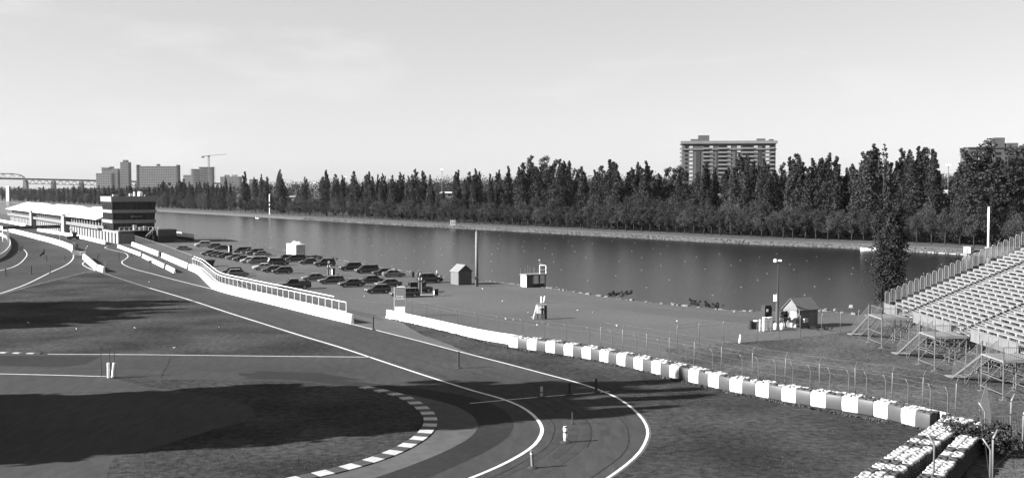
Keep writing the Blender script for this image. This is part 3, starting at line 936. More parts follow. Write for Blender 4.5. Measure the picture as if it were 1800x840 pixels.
def belt_mesh(L, H, dep, m):
    """U-shaped belt: rounded front corners, rolled top edge"""
    c = .06; out = []
    path = [(-L / 2, dep)]
    for i in range(5): a = PI + PI / 2 * i / 4; path.append((-L / 2 + c + c * math.cos(a), c + c * math.sin(a)))
    for i in range(5): a = 1.5 * PI + PI / 2 * i / 4; path.append((L / 2 - c + c * math.cos(a), c + c * math.sin(a)))
    path.append((L / 2, dep))
    prof = [(0.03, 0.02), (0, .1), (-.02, H * .5), (0, H - .12), (.04, H - .03), (.13, H), (.13, H - .03), (.05, H - .07), (.05, .02)]
    mb = MB(); n = len(path)
    for ins, z in prof:
        for i, (x, y) in enumerate(path):
            s = ins
            cx = 1 - 2 * s / L
            mb.v.append((x * cx, y + s * (1 if i in range(1, n - 1) else 0) * (1 - y / dep), z))
    k = len(prof)
    for j in range(k):
        for i in range(n - 1):
            mb.f.append((j * n + i, j * n + i + 1, ((j + 1) % k) * n + i + 1, ((j + 1) % k) * n + i))
    return mb.mesh('belt', m, True)
BELT = {}
def bundle(p, t, L, white, label, group, depth=1.25, H=1.2, rows=2, topw=None):
    rz = math.atan2(t.y, t.x)
    o = bpy.data.objects.new('tyre_bundle', None); COL.objects.link(o)
    o.location = (p.x, p.y, 0.012); o.rotation_euler = (0, 0, rz)
    tag(o, label, 'tyre barrier', group)
    key = (round(L, 2), white, depth)
    if key not in BELT: BELT[key] = belt_mesh(L + .01, H, min(.7, depth), M_BELT_W if white else M_BELT_G)
    place(BELT[key], 'belt', o, True)
    for a in range(2):
        for b in range(rows):
            x = (a - .5) * L * .5; y = .36 + b * .6
            s = place(random.choice(T_MW), 'tyre_stack', o, True); s.location = (x, y, 0.0)
            tp = place(random.choice(T_TOP if ((white if topw is None else topw) or random.random() < .12) else T_TOPD), 'tyre', o, True)
            tp.location = (x + random.uniform(-.05, .05), y + random.uniform(-.05, .05), 1.075)
            tp.rotation_euler = (random.uniform(-.12, .12), random.uniform(-.12, .12), 0)
    return o
L = line_len(ty_w); d = 0; i = 0
pair = L / 19.0
while d < L - .3:
    w = pair * (.5 if i % 2 == 0 else .5)
    p, t = along(ty_w, d + w / 2)
    bundle(p, t, w, i % 2 == 0, '%s tyre bundle, %s %s one from the left of the striped barrier' % (('white', nth(i // 2), 'white') if i % 2 == 0 else ('grey', nth(i // 2), 'grey')), 'striped tyre barrier along the verge')
    d += w; i += 1
# two tyre walls coming towards the camera in the corner
rowA = [G(1655, 735, 1.2), G(1503, 838, 1.2), G(1400, 905, 1.2)]
rowB = [G(1697, 752, 1.2), G(1611, 839, 1.2), G(1545, 905, 1.2)]
for nm, ln, dep, rows, lab in (('A', rowA, 1.8, 3, 'left corner tyre wall'), ('B', rowB, 1.3, 2, 'right corner tyre wall')):
    ln = [Vector((p.x, p.y, 0)) for p in ln]
    L = line_len(ln); d = 0; i = 0
    while d < L - 1:
        w = 1.25
        p, t = along(ln, d + w / 2)
        bundle(p, t, w, i % 2 == 0, '%s tyre bundle, %s from the far end of the %s' % ('white' if i % 2 == 0 else 'grey', nth(i), lab), 'tyre walls in the bottom right corner', depth=1.3, rows=rows, topw=(i % 2 == 0) or i % 3 == 0)
        d += w; i += 1
# loose stacks closing the gap between the two walls
for i, (px, py) in enumerate([(1672, 733), (1688, 735), (1704, 738), (1720, 743), (1734, 750), (1742, 760), (1728, 757), (1713, 750)]):
    g = G(px, py, 1.25)
    o = thing('tyre_stack', 'stack of white-topped tyres at the corner of the barriers, %s from the left' % nth(i), 'tyres', (g.x, g.y, 0.01), 0, 'tyre stacks closing the corner')
    place(T_MW[i % 3], 'tyre_column', o, True)
    t = place(T_TOP[i % 3], 'tyre', o, True); t.location = (0.02, 0, 1.075)

# ---- fences with cranked posts and strands of wire
def fence_posts(name, label, pts, h, crank, cl=.5, r_=.038, wires=3, base=0.0, wr=.007, gcrank=None):
    root = thing(name, label, 'fence', (pts[0].x, pts[0].y, 0))
    tops = []
    rr = random.Random(len(pts))
    for p in pts:
        lean = Vector((rr.uniform(-.06, .06), rr.uniform(-.06, .06), 0))
        b = Vector((p.x, p.y, base)); t = b + Vector((0, 0, h)) + lean
        e = t + crank * cl * .7 + Vector((0, 0, cl * .75))
        mb = MB(); mb.tube([b, t - Vector((0, 0, .12)), t + crank * .05, e], r_, 6)
        mb.build('post', M_POST, root, smooth=True)
        tops.append((b, t, e))
    fr = [(.35 + .6 * k / max(1, wires - 2)) if k < wires - 1 else 9 for k in range(wires)]
    for f in fr:
        pl = []
        for i, (b, t, e) in enumerate(tops):
            q = e if f == 9 else b.lerp(t, f)
            if pl:
                pl.append(pl[-1].lerp(q, .5) + Vector((0, 0, -.05)))
            pl.append(q)
        mb = MB(); mb.tube(pl, wr, 4)
        mb.build('wire', M_STEEL, root)
    return root
wallc = smooth_line(GL([(678, 558.5), (760, 577), (850, 597.5)]) + [p for p in offset_line(ty_w, 1.55)[4:]], 1.5)
f1line = offset_line(wallc, .62)
def cols(line, xs, z=1.9):
    up = [Vector((p.x, p.y, z)) for p in line]
    out = []
    for x in xs:
        p = at_column(up, x)
        if p: out.append(Vector((p.x, p.y, 0)))
    return out
tdir = (G(1280, 688) - G(894, 610)).normalized(); ndir = Vector((-tdir.y, tdir.x, 0))
fence_posts('wire_fence', 'wire fence with cranked posts standing just behind the white wall and tyres', cols(f1line, [681, 724, 749, 774, 804, 838, 876, 919, 957, 995, 1035, 1075, 1117, 1160, 1207, 1253, 1306, 1334, 1363, 1394, 1424, 1458, 1491, 1523, 1557, 1597, 1635, 1667, 1700]), 2.55, -ndir)
f2line = offset_line(wallc, 4.2)
f2line = f2line + [f2line[-1] + (f2line[-1] - f2line[-4]).normalized() * 12]
fence_posts('wire_fence', 'second wire fence with outward cranked posts, a few metres behind the first', cols(f2line, [1056, 1094, 1137, 1177, 1220, 1268, 1323, 1380, 1441, 1504, 1568, 1622, 1680]), 2.55, ndir)
fence_posts('wire_fence', 'wire fence crossing the yard in front of the light grey shed', GL([(1190, 613), (1229, 607.5), (1272, 604), (1330, 600), (1370, 597), (1407, 593), (1444, 588), (1477, 584), (1509, 581)]), 2.3, Vector((.3, -.2, 0)), .35, wr=.01)
fence_posts('wire_fence', 'tall cranked fence posts at the bottom right, right of the tyre walls', [G(1776, 772), G(1797, 800), G(1745, 850), G(1815, 856)], 2.7, Vector((.75, .2, 0)), .6, .06, 2)
fence_posts('wire_fence', 'two bent white fence posts rising between the two tyre walls', [G(1731, 800), G(1740, 880), G(1640, 868)], 2.9, Vector((-.8, .2, 0)), .7, .055, 2)
def mesh_panel(name, label, corners, nx, ny, wr, m=M_STEEL, frame=.04, cat='fence'):
    """wire grid between four corners (bottom a,b, top c above b, d above a)"""
    a, b, c, d = corners
    root = thing(name, label, cat, (a.x, a.y, a.z))
    f = MB(); f.tube([a, b, c, d, a], frame, 6); f.build('frame', m, root)
    g = MB()
    for i in range(1, nx):
        g.bar(a.lerp(b, i / nx), d.lerp(c, i / nx), wr)
    for j in range(1, ny):
        g.bar(a.lerp(d, j / ny), b.lerp(c, j / ny), wr)
    tag(g.build('mesh', m, root), kind='stuff')
    return root
a = G(1736, 782); b = G(1742, 735)
mesh_panel('mesh_gate', 'leaning wire mesh panel at the corner behind the tyre walls', (a, b, b + Vector((-.4, 0, 2.6)), a + Vector((-.5, 0, 2.9))), 26, 22, .012)

# railing on the long curved wall
rail_base = [(331, 463), (346, 468), (358, 476), (371, 488), (386, 494), (428, 505), (493, 521), (557, 536), (594, 545)]
rl = smooth_line(GL([(331, 474), (346, 481), (358, 492.5), (371, 505), (386, 512), (428, 523), (493, 539), (557, 555), (598, 565)]), 1.0)
rl = offset_line(rl, .85)
root = thing('railing', 'white steel railing standing behind the long curved wall at the car park', 'railing', (rl[0].x, rl[0].y, 0))
L = line_len(rl); n = 46
tops = []
for i in range(n + 1):
    p, t = along(rl, min(L - .001, L * i / n))
    mb = MB(); mb.tube([p, p + Vector((0, 0, 2.45))], .035, 5); mb.build('post', M_WHITE, root)
    tops.append(p + Vector((0, 0, 2.45)))
mb = MB(); mb.tube(tops, .05, 6); mb.build('top_rail', M_WHITE, root)
mb = MB(); mb.tube([p + Vector((.25, .35, .35)) for p in tops[:-2]], .05, 6); mb.build('upper_rail', M_WHITE, root)
mb = MB(); mb.tube([p + Vector((0, 0, -1.25)) for p in tops], .03, 5); mb.build('lower_rail', M_WHITE, root)
mb = MB()
for i in range(20):
    for k in range(8):
        a, b = tops[i], tops[i + 1]
        q = a.lerp(b, k / 8); mb.bar(q, q - Vector((0, 0, 1.3)), .012)
tag(mb.build('wire_mesh', M_STEEL, root), kind='stuff')
# fine mesh fence behind the two straight walls
rl2 = smooth_line(GL([(231, 429), (277, 447), (330, 471)]), 1.5); rl2 = offset_line(rl2, 1.0)
root = thing('mesh_fence', 'grey wire mesh fence behind the straight walls right of the tower', 'fence', (rl2[0].x, rl2[0].y, 0))
L = line_len(rl2); n = 22; tops = []
for i in range(n + 1):
    p, t = along(rl2, min(L - .001, L * i / n))
    mb = MB(); mb.tube([p, p + Vector((0, 0, 2.7))], .045, 5); mb.build('post', M_STEEL, root)
    tops.append(p + Vector((0, 0, 2.7)))
mb = MB(); mb.tube(tops, .06, 5); mb.build('top_rail', M_STEEL, root)
mb = MB()
for i in range(n):
    for k in range(12):
        q = tops[i].lerp(tops[i + 1], k / 12); mb.bar(q, q - Vector((0, 0, 2.6)), .02)
    for k in range(9):
        mb.bar(tops[i] - Vector((0, 0, .28 * k + .2)), tops[i + 1] - Vector((0, 0, .28 * k + .2)), .02)
tag(mb.build('wire_mesh', M_STEEL, root), kind='stuff')
# curved debris fence at the left picture edge
cl = smooth_line(GL([(-60, 470), (-20, 461), (2, 452), (12, 443), (16.5, 434), (14, 424), (4, 416), (-20, 409)]), 1.0)
wall('concrete_wall', 'curved pale wall foot under the mesh fence at the left picture edge', None, 1.1, .5, m=M_OFFW, world_line=[p for p in cl[::-1]])
root = thing('debris_fence', 'tall curved wire mesh fence at the left picture edge', 'fence', (cl[0].x, cl[0].y, 0))
mb = MB(); L = line_len(cl); n = 100; prev = None
for i in range(n + 1):
    p, t = along(cl, min(L - .001, L * i / n))
    mb.bar(p + Vector((0, 0, 1)), p + Vector((0, 0, 4.2)), .035)
    if prev is not None:
        for k in range(10): mb.bar(prev + Vector((0, 0, 1.1 + k * .33)), p + Vector((0, 0, 1.1 + k * .33)), .03)
    prev = p
tag(mb.build('wire_mesh', M_STEEL, root), kind='stuff')
for i in range(9):
    p, t = along(cl, min(L - .001, L * i / 8)); mb = MB(); mb.tube([p, p + Vector((0, 0, 4.4))], .09, 6); mb.build('post', M_STEEL, root)

# ================================================================== GRANDSTAND
M_PANEL = mat('panel_aluminium', 0.12, 0.5, 0.15, 1.0, metal=.1)
XF, YE, Y0 = 43.0, 124.6, 70.0
TREAD, RISE, Z0, NR = .68, .298, 3.35, 27
gs = thing('grandstand', 'aluminium temporary grandstand with rows of bench seats on scaffolding', 'grandstand', (XF, YE, 0))
brk = MB()
secs = [(124.2, 118.55), (117.05, 103.75), (102.25, 89.75), (88.25, Y0)]
for i in range(NR):
    x, z = XF + .25 + TREAD * i, Z0 + RISE * i
    for a, b in secs:
        vis = x * FOC / 900                    # nearest y still inside the frame at this x
        b2 = max(b, min(a - .5, vis - 6))
        if a < vis - 3: continue
        Lr = a - b2; yc = (a + b2) / 2
        mb = MB(); mb.box((x + .46, yc, z + .42), (.27, Lr, .05)); mb.box((x + .335, yc, z + .345), (.02, Lr, .16))
        mb.build('seat_plank', M_ALU, gs)
        mb = MB(); mb.box((x + .16, yc, z), (.34, Lr, .05)); mb.box((x, yc, z - .07), (.02, Lr, .19))
        mb.build('foot_plank', M_ALU, gs)
        y = a - .15
        while y > b2:
            brk.box((x + .42, y, z + .2), (.16, .34, .37)); brk.box((x + .5, y, z - .1), (.4, .07, .1)); y -= 2.05
tag(brk.build('seat_brackets', M_ALUD, gs), kind='stuff')
for ya in (117.8, 103.0, 89.0):                # aisle steps
    for i in range(NR):
        x, z = XF + .25 + TREAD * i, Z0 + RISE * i
        if ya < x * FOC / 900 - 4: continue
        mb = MB(); mb.box((x + .17, ya, z + .002), (.36, 1.4, .05)); mb.box((x + .5, ya, z + .15), (.32, 1.4, .05))
        mb.build('aisle_step', M_ALU, gs)
# end rails, one hooped panel per row
mb = MB(); w, h = .5, 1.5
hoop = [(-w / 2, 0, 0), (-w / 2, 0, h - .12), (-w / 2 + .1, 0, h), (w / 2 - .1, 0, h), (w / 2, 0, h - .12), (w / 2, 0, 0)]
mb.tube(hoop, .035, 6)
mb.bar((-w / 2, 0, .06), (w / 2, 0, .06), .05)
for k in range(4): mb.bar((-w / 2 + w * (k + 1) / 5, 0, .05), (-w / 2 + w * (k + 1) / 5, 0, h - .02), .022)
rail_me = mb.mesh('guard_rail', M_ALU)
for i in range(NR):
    o = place(rail_me, 'guard_rail', gs, True)
    o.location = (.45 + TREAD * i, .1, Z0 + .42 + RISE * i)
# front panels
for a, b in ((124.4, 120.2), (115.3, 105.2), (100.8, 91.2), (86.8, Y0)):
    n = max(1, round((a - b) / 1.9)); L = (a - b) / n
    for i in range(n):
        y1 = a - i * L; y0 = y1 - L + .05
        pn = MB(); pn.box((XF, (y0 + y1) / 2, 3.42), (.03, y1 - y0 - .1, .98)); p_ = pn.build('front_panel', M_PANEL, gs)
        f = MB(); f.tube([(XF - .03, y0, 2.9), (XF - .03, y1, 2.9), (XF - .03, y1, 3.97), (XF - .03, y0, 3.97), (XF - .03, y0, 2.9)], .03, 5); f.build('panel_frame', M_ALU, p_, local=False)
        f.v = []
# fix sub-part parenting offsets: panels carry no transform of their own
# scaffolding
ys = [YE - .3 - 2.46 * k for k in range(22)]
for li, xo in enumerate((.15, 2.6, 5.1, 7.6, 10.1)):
    x = XF + xo; zt = Z0 + RISE * (xo / TREAD) - .25
    for y in ys:
        if y < x * FOC / 900 - 8: continue
        mb = MB(); mb.tube([(x, y, 0), (x, y, zt)], .05, 6); mb.box((x, y, .03), (.3, .3, .06)); mb.build('scaffold_post', M_STEEL, gs)
    yl = max(Y0, x * FOC / 900 - 8)
    for z in (.45, 1.75):
        mb = MB(); mb.bar((x + .06, YE, z), (x + .06, yl, z), .06); mb.build('ledger', M_STEEL, gs)
for k, y in enumerate(ys):
    if y < XF * FOC / 900 - 6: continue
    mb = MB(); mb.bar((XF, y + .08, Z0 - .2), (XF + TREAD * NR, y + .08, Z0 - .2 + RISE * NR), .08, .16); mb.build('raker_beam', M_STEEL, gs)
    mb = MB(); mb.bar((XF + .15, y + .06, .3), (XF + 2.6, y + .06, 3.6), .045); mb.build('brace', M_STEEL, gs)
    for z_ in (.5, 1.8):
        mb = MB(); mb.bar((XF, y - .07, z_), (XF + 10.3, y - .07, z_), .055); mb.build('transom', M_STEEL, gs)
    mb = MB(); mb.bar((XF + 2.6, y - .06, .3), (XF + 5.1, y - .06, 4.4), .045); mb.build('brace', M_STEEL, gs)
    mb = MB(); mb.bar((XF + 5.1, y + .06, .3), (XF + 2.6, y + .06, 3.8), .045); mb.build('brace', M_STEEL, gs)
    if k % 2 == 0:
        mb = MB(); mb.bar((XF + .2, y, .3), (XF + .2, y - 2.46, 2.7), .045); mb.build('brace', M_STEEL, gs)
        mb = MB(); mb.bar((XF + 5.1, y, .3), (XF + 5.1, y - 2.46, 4.0), .045); mb.build('brace', M_STEEL, gs)
# entrance platforms with stairs
M_MESH = M_STEEL
for n_, (d0, d1) in enumerate(((115.6, 120.0), (101.0, 105.0), (86.8, 91.0))):
    lab = ('far', 'middle', 'near')[n_]
    st = thing('access_stair', '%s scaffold platform with steel stair at the front of the grandstand' % ('farthest', 'middle', 'nearest')[n_], 'stairs', (39.7, d1, 0), 0, 'access stairs of the grandstand')
    zd = 3.15
    mb = MB(); mb.box((41.3, (d0 + d1) / 2, zd), (3.2, d1 - d0, .12)); mb.build('deck', M_ALUD, st)
    for x in (39.75, 42.7):
        for y in (d0 + .06, d1 - .06):
            mb = MB(); mb.tube([(x, y, 0), (x, y, zd + 1.15)], .05, 6); mb.box((x, y, .03), (.45, .45, .06)); mb.build('post', M_STEEL, st)
    def rail(p, q, name='guard_rail', step=.16):
        p, q = Vector(p), Vector(q)
        m_ = MB(); up = Vector((0, 0, 1.1))
        m_.tube([p, p + up, q + up, q], .035, 5); m_.bar(p + Vector((0, 0, .12)), q + Vector((0, 0, .12)), .03)
        L = (q - p).length; k = int(L / step)
        for i in range(1, k): m_.bar(p.lerp(q, i / k) + Vector((0, 0, .12)), p.lerp(q, i / k) + up, .022)
        m_.build(name, M_STEEL, st)
    rail((39.75, d0, zd + .06), (42.7, d0, zd + .06)); rail((39.7, d0, zd + .06), (39.7, d1 - 1.0, zd + .06)); 
    # stair runs away from the camera, along the front of the stand
    run = 6.2; nst = 15
    for x in (39.85, 41.05):
        m_ = MB(); m_.bar((x, d1, zd - .05), (x, d1 + run, .05), .05, .16); m_.build('stringer', M_STEEL, st)
        m_ = MB(); a = Vector((x, d1, zd)); b = Vector((x, d1 + run, 0))
        m_.tube([a, a + Vector((0, 0, 1.1)), b + Vector((0, 0, 1.05)), b], .035, 5)
        for i in range(1, 40): m_.bar(a.lerp(b, i / 40), a.lerp(b, i / 40) + Vector((0, 0, 1.08)), .014)
        for i in range(1, 6): m_.bar(a + Vector((0, 0, i * .18)), b + Vector((0, 0, i * .18)), .018)
        m_.build('hand_rail', M_STEEL, st)
    for i in range(nst):
        f = (i + .5) / nst
        m_ = MB(); m_.box((40.45, d1 + run * f, zd * (1 - f)), (1.2, .24, .03)); m_.build('tread', M_ALUD, st)
    m_ = MB(); m_.box((40.45, d1 + run + .7, .05), (1.5, 1.3, .05)); m_.build('foot_plate', M_ALU, st)
    for a, b in (((39.75, d0, .2), (42.7, d0, zd)), ((39.7, d0, zd - .2), (39.7, d1, .3)), ((39.8, d1 + 3, .1), (39.8, d1, zd)), ((41.0, d1 + 3.3, 0), (41.0, d1 + 3.3, 1.6)), ((39.8, d1 + 3.3, 0), (39.8, d1 + 3.3, 1.6))):
        m_ = MB(); m_.bar(a, b, .05); m_.build('brace', M_STEEL, st)
    for z in (.5, 1.6):
        m_ = MB(); m_.bar((39.7, d1, z), (39.7, d0, z), .06); m_.bar((39.75, d0, z), (43.0, d0, z), .06); m_.build('ledger', M_STEEL, st)

# ================================================================== PIT BUILDING AND TOWER
E_RZ = math.atan2(.8521, -.5234) - PI / 2          # local +y runs along the pits away from the camera, local +x towards the lake
P0 = G(208, 429)
pit = thing('pit_building', 'long white two-storey pit garage building with sloping white roofs', 'building', P0, E_RZ)
M_PIT = mat('pit_white', 0.15, 0.7, 0.1, 0.4)
M_PITS = mat('pit_cream', 0.11, 0.8, 0.1, 0.4)
M_PROOF = mat('pit_roof', 0.5, 0.55, 0.05, 0.3)
M_BAND = mat('tower_band', 0.15, 0.6, 0.08, 0.6)
LEN, DEP, BAY = 268.0, 12.0, 5.2
def lbox(name, p, q, m, parent):
    mb = MB(); mb.bbox(p, q); return mb.build(name, m, parent, local=True)
lbox('rear_wall', (.7, 25.2, 0), (DEP, LEN, 7.0), M_PITS, pit); lbox('ground_floor_wall', (.7, .02, 0), (4.75, 25.15, 3.9), M_DGREY, pit)
nb = int(LEN / BAY)
pil = MB(); pil.bbox((0, .0, 0), (.69, 3.35, 3.3)); pil_me = pil.mesh('garage_pier', M_PIT)
shd = MB(); shd.bbox((.45, 3.35, 0), (.69, BAY, 3.28)); shd_me = shd.mesh('pier_shadow', M_BLACK)  # black strip paints the shadow beside each projecting pier
ps = MB(); ps.bbox((.2, 0, 5.05), (.69, 1.1, 6.75)); ps_me = ps.mesh('window_post', M_PIT)
wn_ = MB(); wn_.bbox((.5, 1.1, 5.06), (.69, BAY, 6.74)); wn_me = wn_.mesh('window', M_GLASS)
rp = MB()
rp.bbox((-1.3, .05, 4.06), (-1.22, BAY - .05, 4.9)); rp_me = rp.mesh('balcony_panel', M_PITS)
for i in range(nb):
    y = i * BAY
    for me_, nm in ((pil_me, 'garage_pier'), (shd_me, 'pier_shadow'), (rp_me, 'balcony_panel')):
        if i < 5 and nm == 'balcony_panel': continue
        o = place(me_, nm, pit, True); o.location = (0, y, 0)
    if i >= 5:
        for me_, nm in ((ps_me, 'window_post'), (wn_me, 'window')):
            o = place(me_, nm, pit, True); o.location = (0, y, 0)
lbox('lintel', (-.02, 0, 3.32), (.695, nb * BAY, 3.95), M_PIT, pit)
lbox('balcony_slab', (-1.3, 25.5, 3.96), (.695, nb * BAY, 4.05), M_CONC, pit)
lbox('fascia', (-.05, 25.5, 6.78), (.695, nb * BAY, 7.0), M_PIT, pit)
fl = [P0, P0 + Vector((-.5234, .8521, 0)) * 400]
def s_at(px):
    p = at_column(fl, px); return (p - P0).length
cuts = [25.5, s_at(120), s_at(62), LEN]
for i in range(3):
    a, b = cuts[i] + (0 if i == 0 else 4.5), cuts[i + 1] - (4.5 if i < 2 else 0)
    mb = MB()
    hipa, hipb = (0, 9) if i == 0 else (9, 9), 9
    ha = 0 if i == 0 else 8
    hb = 8
    f0, f1 = Vector((-1.8, a, 7.02)), Vector((-1.8, b, 7.02))
    r0, r1 = Vector((7.5, a + ha, 10.5)), Vector((7.5, b - hb, 10.5))
    g0, g1 = Vector((13.0, a, 8.2)), Vector((13.0, b, 8.2))
    up = Vector((0, 0, .18))
    mb.add([f0, f1, r1, r0, g0, g1, f0 + up, f1 + up, r1 + up, r0 + up, g0 + up, g1 + up], [(6, 7, 8, 9), (9, 8, 11, 10), (6, 9, 10), (7, 11, 8), (0, 3, 2, 1), (3, 4, 5, 2), (0, 1, 7, 6), (4, 10, 11, 5), (0, 6, 10, 4), (1, 5, 11, 7)])
    mb.build('roof', M_PROOF, pit, local=True)
for c in cuts[1:3]:
    st = lbox('stair_tower', (-2.0, c - 3.0, 0), (.55, c + 3.0, 7.4), M_PIT, pit)
    mb = MB(); mb.add([(-2.6, c - 4, 7.5), (-2.6, c + 4, 7.5), (2.5, c + 4, 8.3), (2.5, c - 4, 8.3), (-2.6, c - 4, 7.62), (-2.6, c + 4, 7.62), (2.5, c + 4, 8.42), (2.5, c - 4, 8.42)], [(0, 3, 2, 1), (4, 5, 6, 7), (0, 1, 5, 4), (1, 2, 6, 5), (2, 3, 7, 6), (3, 0, 4, 7)])
    mb.build('stair_canopy', M_OFFW, pit, local=True)
    lbox('valley_roof', (.8, c - 5.5, 7.1), (12, c + 5.5, 8.0), M_GREY, pit)
lbox('balcony_rail', (-1.34, 25.5, 4.95), (-1.2, nb * BAY, 5.03), M_PIT, pit)

# race control tower at the near end
tw = thing('control_tower', 'dark glazed race control tower with pale bands at the near end of the pits', 'building', P0 + Vector((-.5234, .8521, 0)) * 8, E_RZ)
TL, TD = 17.0, 13.4
z = 4.1
def ring(x0, x1, y0, y1, z): return [Vector((x0, y0, z)), Vector((x1, y0, z)), Vector((x1, y1, z)), Vector((x0, y1, z))]
lv = [(4.1, 6.3, 'glass'), (6.3, 7.35, 'band'), (7.35, 9.6, 'glass'), (9.6, 10.6, 'band'), (10.6, 13.2, 'glass'), (13.2, 14.9, 'band')]
for a, b, kd in lv:
    o0 = .35 * (a - 4.1) / 8; o1 = .35 * (b - 4.1) / 8
    mb = MB()
    if kd == 'glass':
        mb.loft([ring(.35 - o0, TD - .3 + o0, .35 - o0, TL - .3, a + .002), ring(.35 - o1, TD - .3 + o1, .35 - o1, TL - .3, b - .002)])
        g = mb.build('glazing', M_GLASS, tw, local=True)
        for k in range(8):
            mm = MB(); x = 1.0 + k * (TD - 2) / 7
            mm.bar((x, .31 - (o0 + o1) / 2, a + .01), (x, .31 - (o0 + o1) / 2, b - .01), .07); mm.build('mullion', M_DGREY, tw, local=True)
        for k in range(6):
            mm = MB(); y = 1.0 + k * (TL - 2) / 5
            mm.bar((.31 - (o0 + o1) / 2, y, a + .01), (.31 - (o0 + o1) / 2, y, b - .01), .07); mm.build('mullion', M_DGREY, tw, local=True)
    else:
        mb.loft([ring(-o0, TD + o0, -o0, TL, a), ring(-o1, TD + o1, -o1, TL, b)])
        mb.build('band', M_BAND, tw, local=True)
lbox('roof_deck', (.3, .3, 14.9), (TD - .3, TL - .3, 14.96), M_DGREY, tw)
lbox('balcony_deck', (.8, -5.0, 3.85), (TD + .5, .3, 4.08), M_PITS, tw)
lbox('base_wall', (4.8, .4, 0), (TD - 1.0, TL, 4.09), M_DGREY, tw)
lbox('garage_wall', (.75, -8.2, .05), (4.7, -8.0, 3.3), M_GREY, tw)
for k in range(9):
    mm = MB(); x = 1.0 + k * 1.5; mm.tube([(x, -4.9, 4.0), (x, -4.9, 5.1)], .04, 5); mm.build('balcony_post', M_WHITE, tw, local=True)
mm = MB(); mm.tube([(.9, -4.9, 5.1), (TD + .4, -4.9, 5.1)], .04, 5); mm.build('balcony_rail', M_WHITE, tw, local=True)
for x, w, h in ((5.6, 1.0, 1.7), (7.6, 1.3, 1.0), (8.8, .8, 1.3)):
    lbox('balcony_cabinet', (x, -3.6, 4.09), (x + w, -2.9, 4.09 + h), M_OFFW, tw)
# external stair spiralling down
for k in range(14):
    a = k * .28; mm = MB(); c = Vector((10.0, -5.6, 4.0 - k * .28))
    mm.bar(c, c + Vector((math.cos(a) * 1.1, -abs(math.sin(a)) * 1.1, 0)), .3, .05); mm.build('stair_tread', M_STEEL, tw, local=True)
mm = MB(); mm.tube([Vector((10.0 + math.cos(k * .28) * 1.1, -5.6 - abs(math.sin(k * .28)) * 1.1, 5.0 - k * .28)) for k in range(14)], .04, 5); mm.build('stair_rail', M_WHITE, tw, local=True)
# reflection in the middle glazing, put in as a pale raised swoosh
mm = MB(); refl = [(-.9, .25), (-.55, -.3), (-.1, .6), (.0, -.1), (.4, .1), (.9, 0), (1.4, .12), (1.9, .02), (2.4, .2)]
mm.tube([Vector((6.6 + a * 1.1, -.02, 8.35 + b * .9)) for a, b in refl], .1, 5, True, .05); mm.build('logo_or_reflection', M_OFFW, tw, local=True)
# rooftop plant
for x, y, w, d, h, m in ((9.4, 3, 1.6, 1.6, 1.5, M_WHITE), (6.6, 4, 1.0, 1.0, .9, M_OFFW), (7.4, 2.5, .6, .6, 1.4, M_WHITE), (1.8, 5, 1.3, 1.0, .6, M_OFFW), (4.0, 5, 2.2, 1.0, .5, M_DGREY), (11.6, 4, 1.2, 1.0, .5, M_GREY)):
    mm = MB(); mm.lathe([(w / 2, 14.97), (w / 2, 14.97 + h * .8), (w * .4, 14.97 + h)], 12, (x, y, 0)) if w == d and h > 1 else mm.bbox((x - w / 2, y - d / 2, 14.97), (x + w / 2, y + d / 2, 14.97 + h))
    mm.build('roof_unit', m, tw, local=True)
mm = MB(); mm.tube([(5.2, 4, 14.9), (5.2, 4, 16.4)], .04, 5); mm.build('aerial', M_STEEL, tw, local=True)
mm = MB(); mm.lathe([(.02, 9.5), (.35, 9.6), (.48, 9.95), (.35, 10.3), (.02, 10.4)], 12, (TD + .65, 1.0, 0)); mm.build('dish', M_WHITE, tw, local=True)
# dark annex and white gate panel right of the tower
an = thing('annex_building', 'small dark flat-roofed annex beside the control tower', 'building', G(279, 427), E_RZ)
lbox('wall', (0, 0, 0), (5.0, 6, 2.2), M_BLACK, an); lbox('roof', (-.3, -.4, 2.21), (5.6, 6.4, 4.3), M_DGREY, an)
pnl = thing('notice_board', 'upright white panel between tower and dark annex', 'panel', G(272, 424), E_RZ)
lbox('board', (0, 0, .6), (1.0, .15, 3.6), M_WHITE, pnl); lbox('post', (.05, .03, 0), (.15, .12, .6), M_STEEL, pnl); lbox('post', (.85, .03, 0), (.95, .12, .6), M_STEEL, pnl)
dk = thing('quay_terrace', 'white railed quay terrace on a dark base behind the annex', 'terrace', G(308, 421), 0)
a, b = G(304, 419), G(341, 424)
mm = MB(); s_ = Vector((A.x, A.y, 0)) * 3
mm.prism([a, b, b + s_, a + s_], (0, 0, 1.1)); mm.build('base', M_BLACK, dk)
mm = MB(); mm.prism([a + Vector((0, 0, 1.11)), b + Vector((0, 0, 1.11)), b + Vector((.1, .1, 1.11)), a + Vector((.1, .1, 1.11))], (0, 0, 1.3)); mm.build('parapet', M_WHITE, dk)

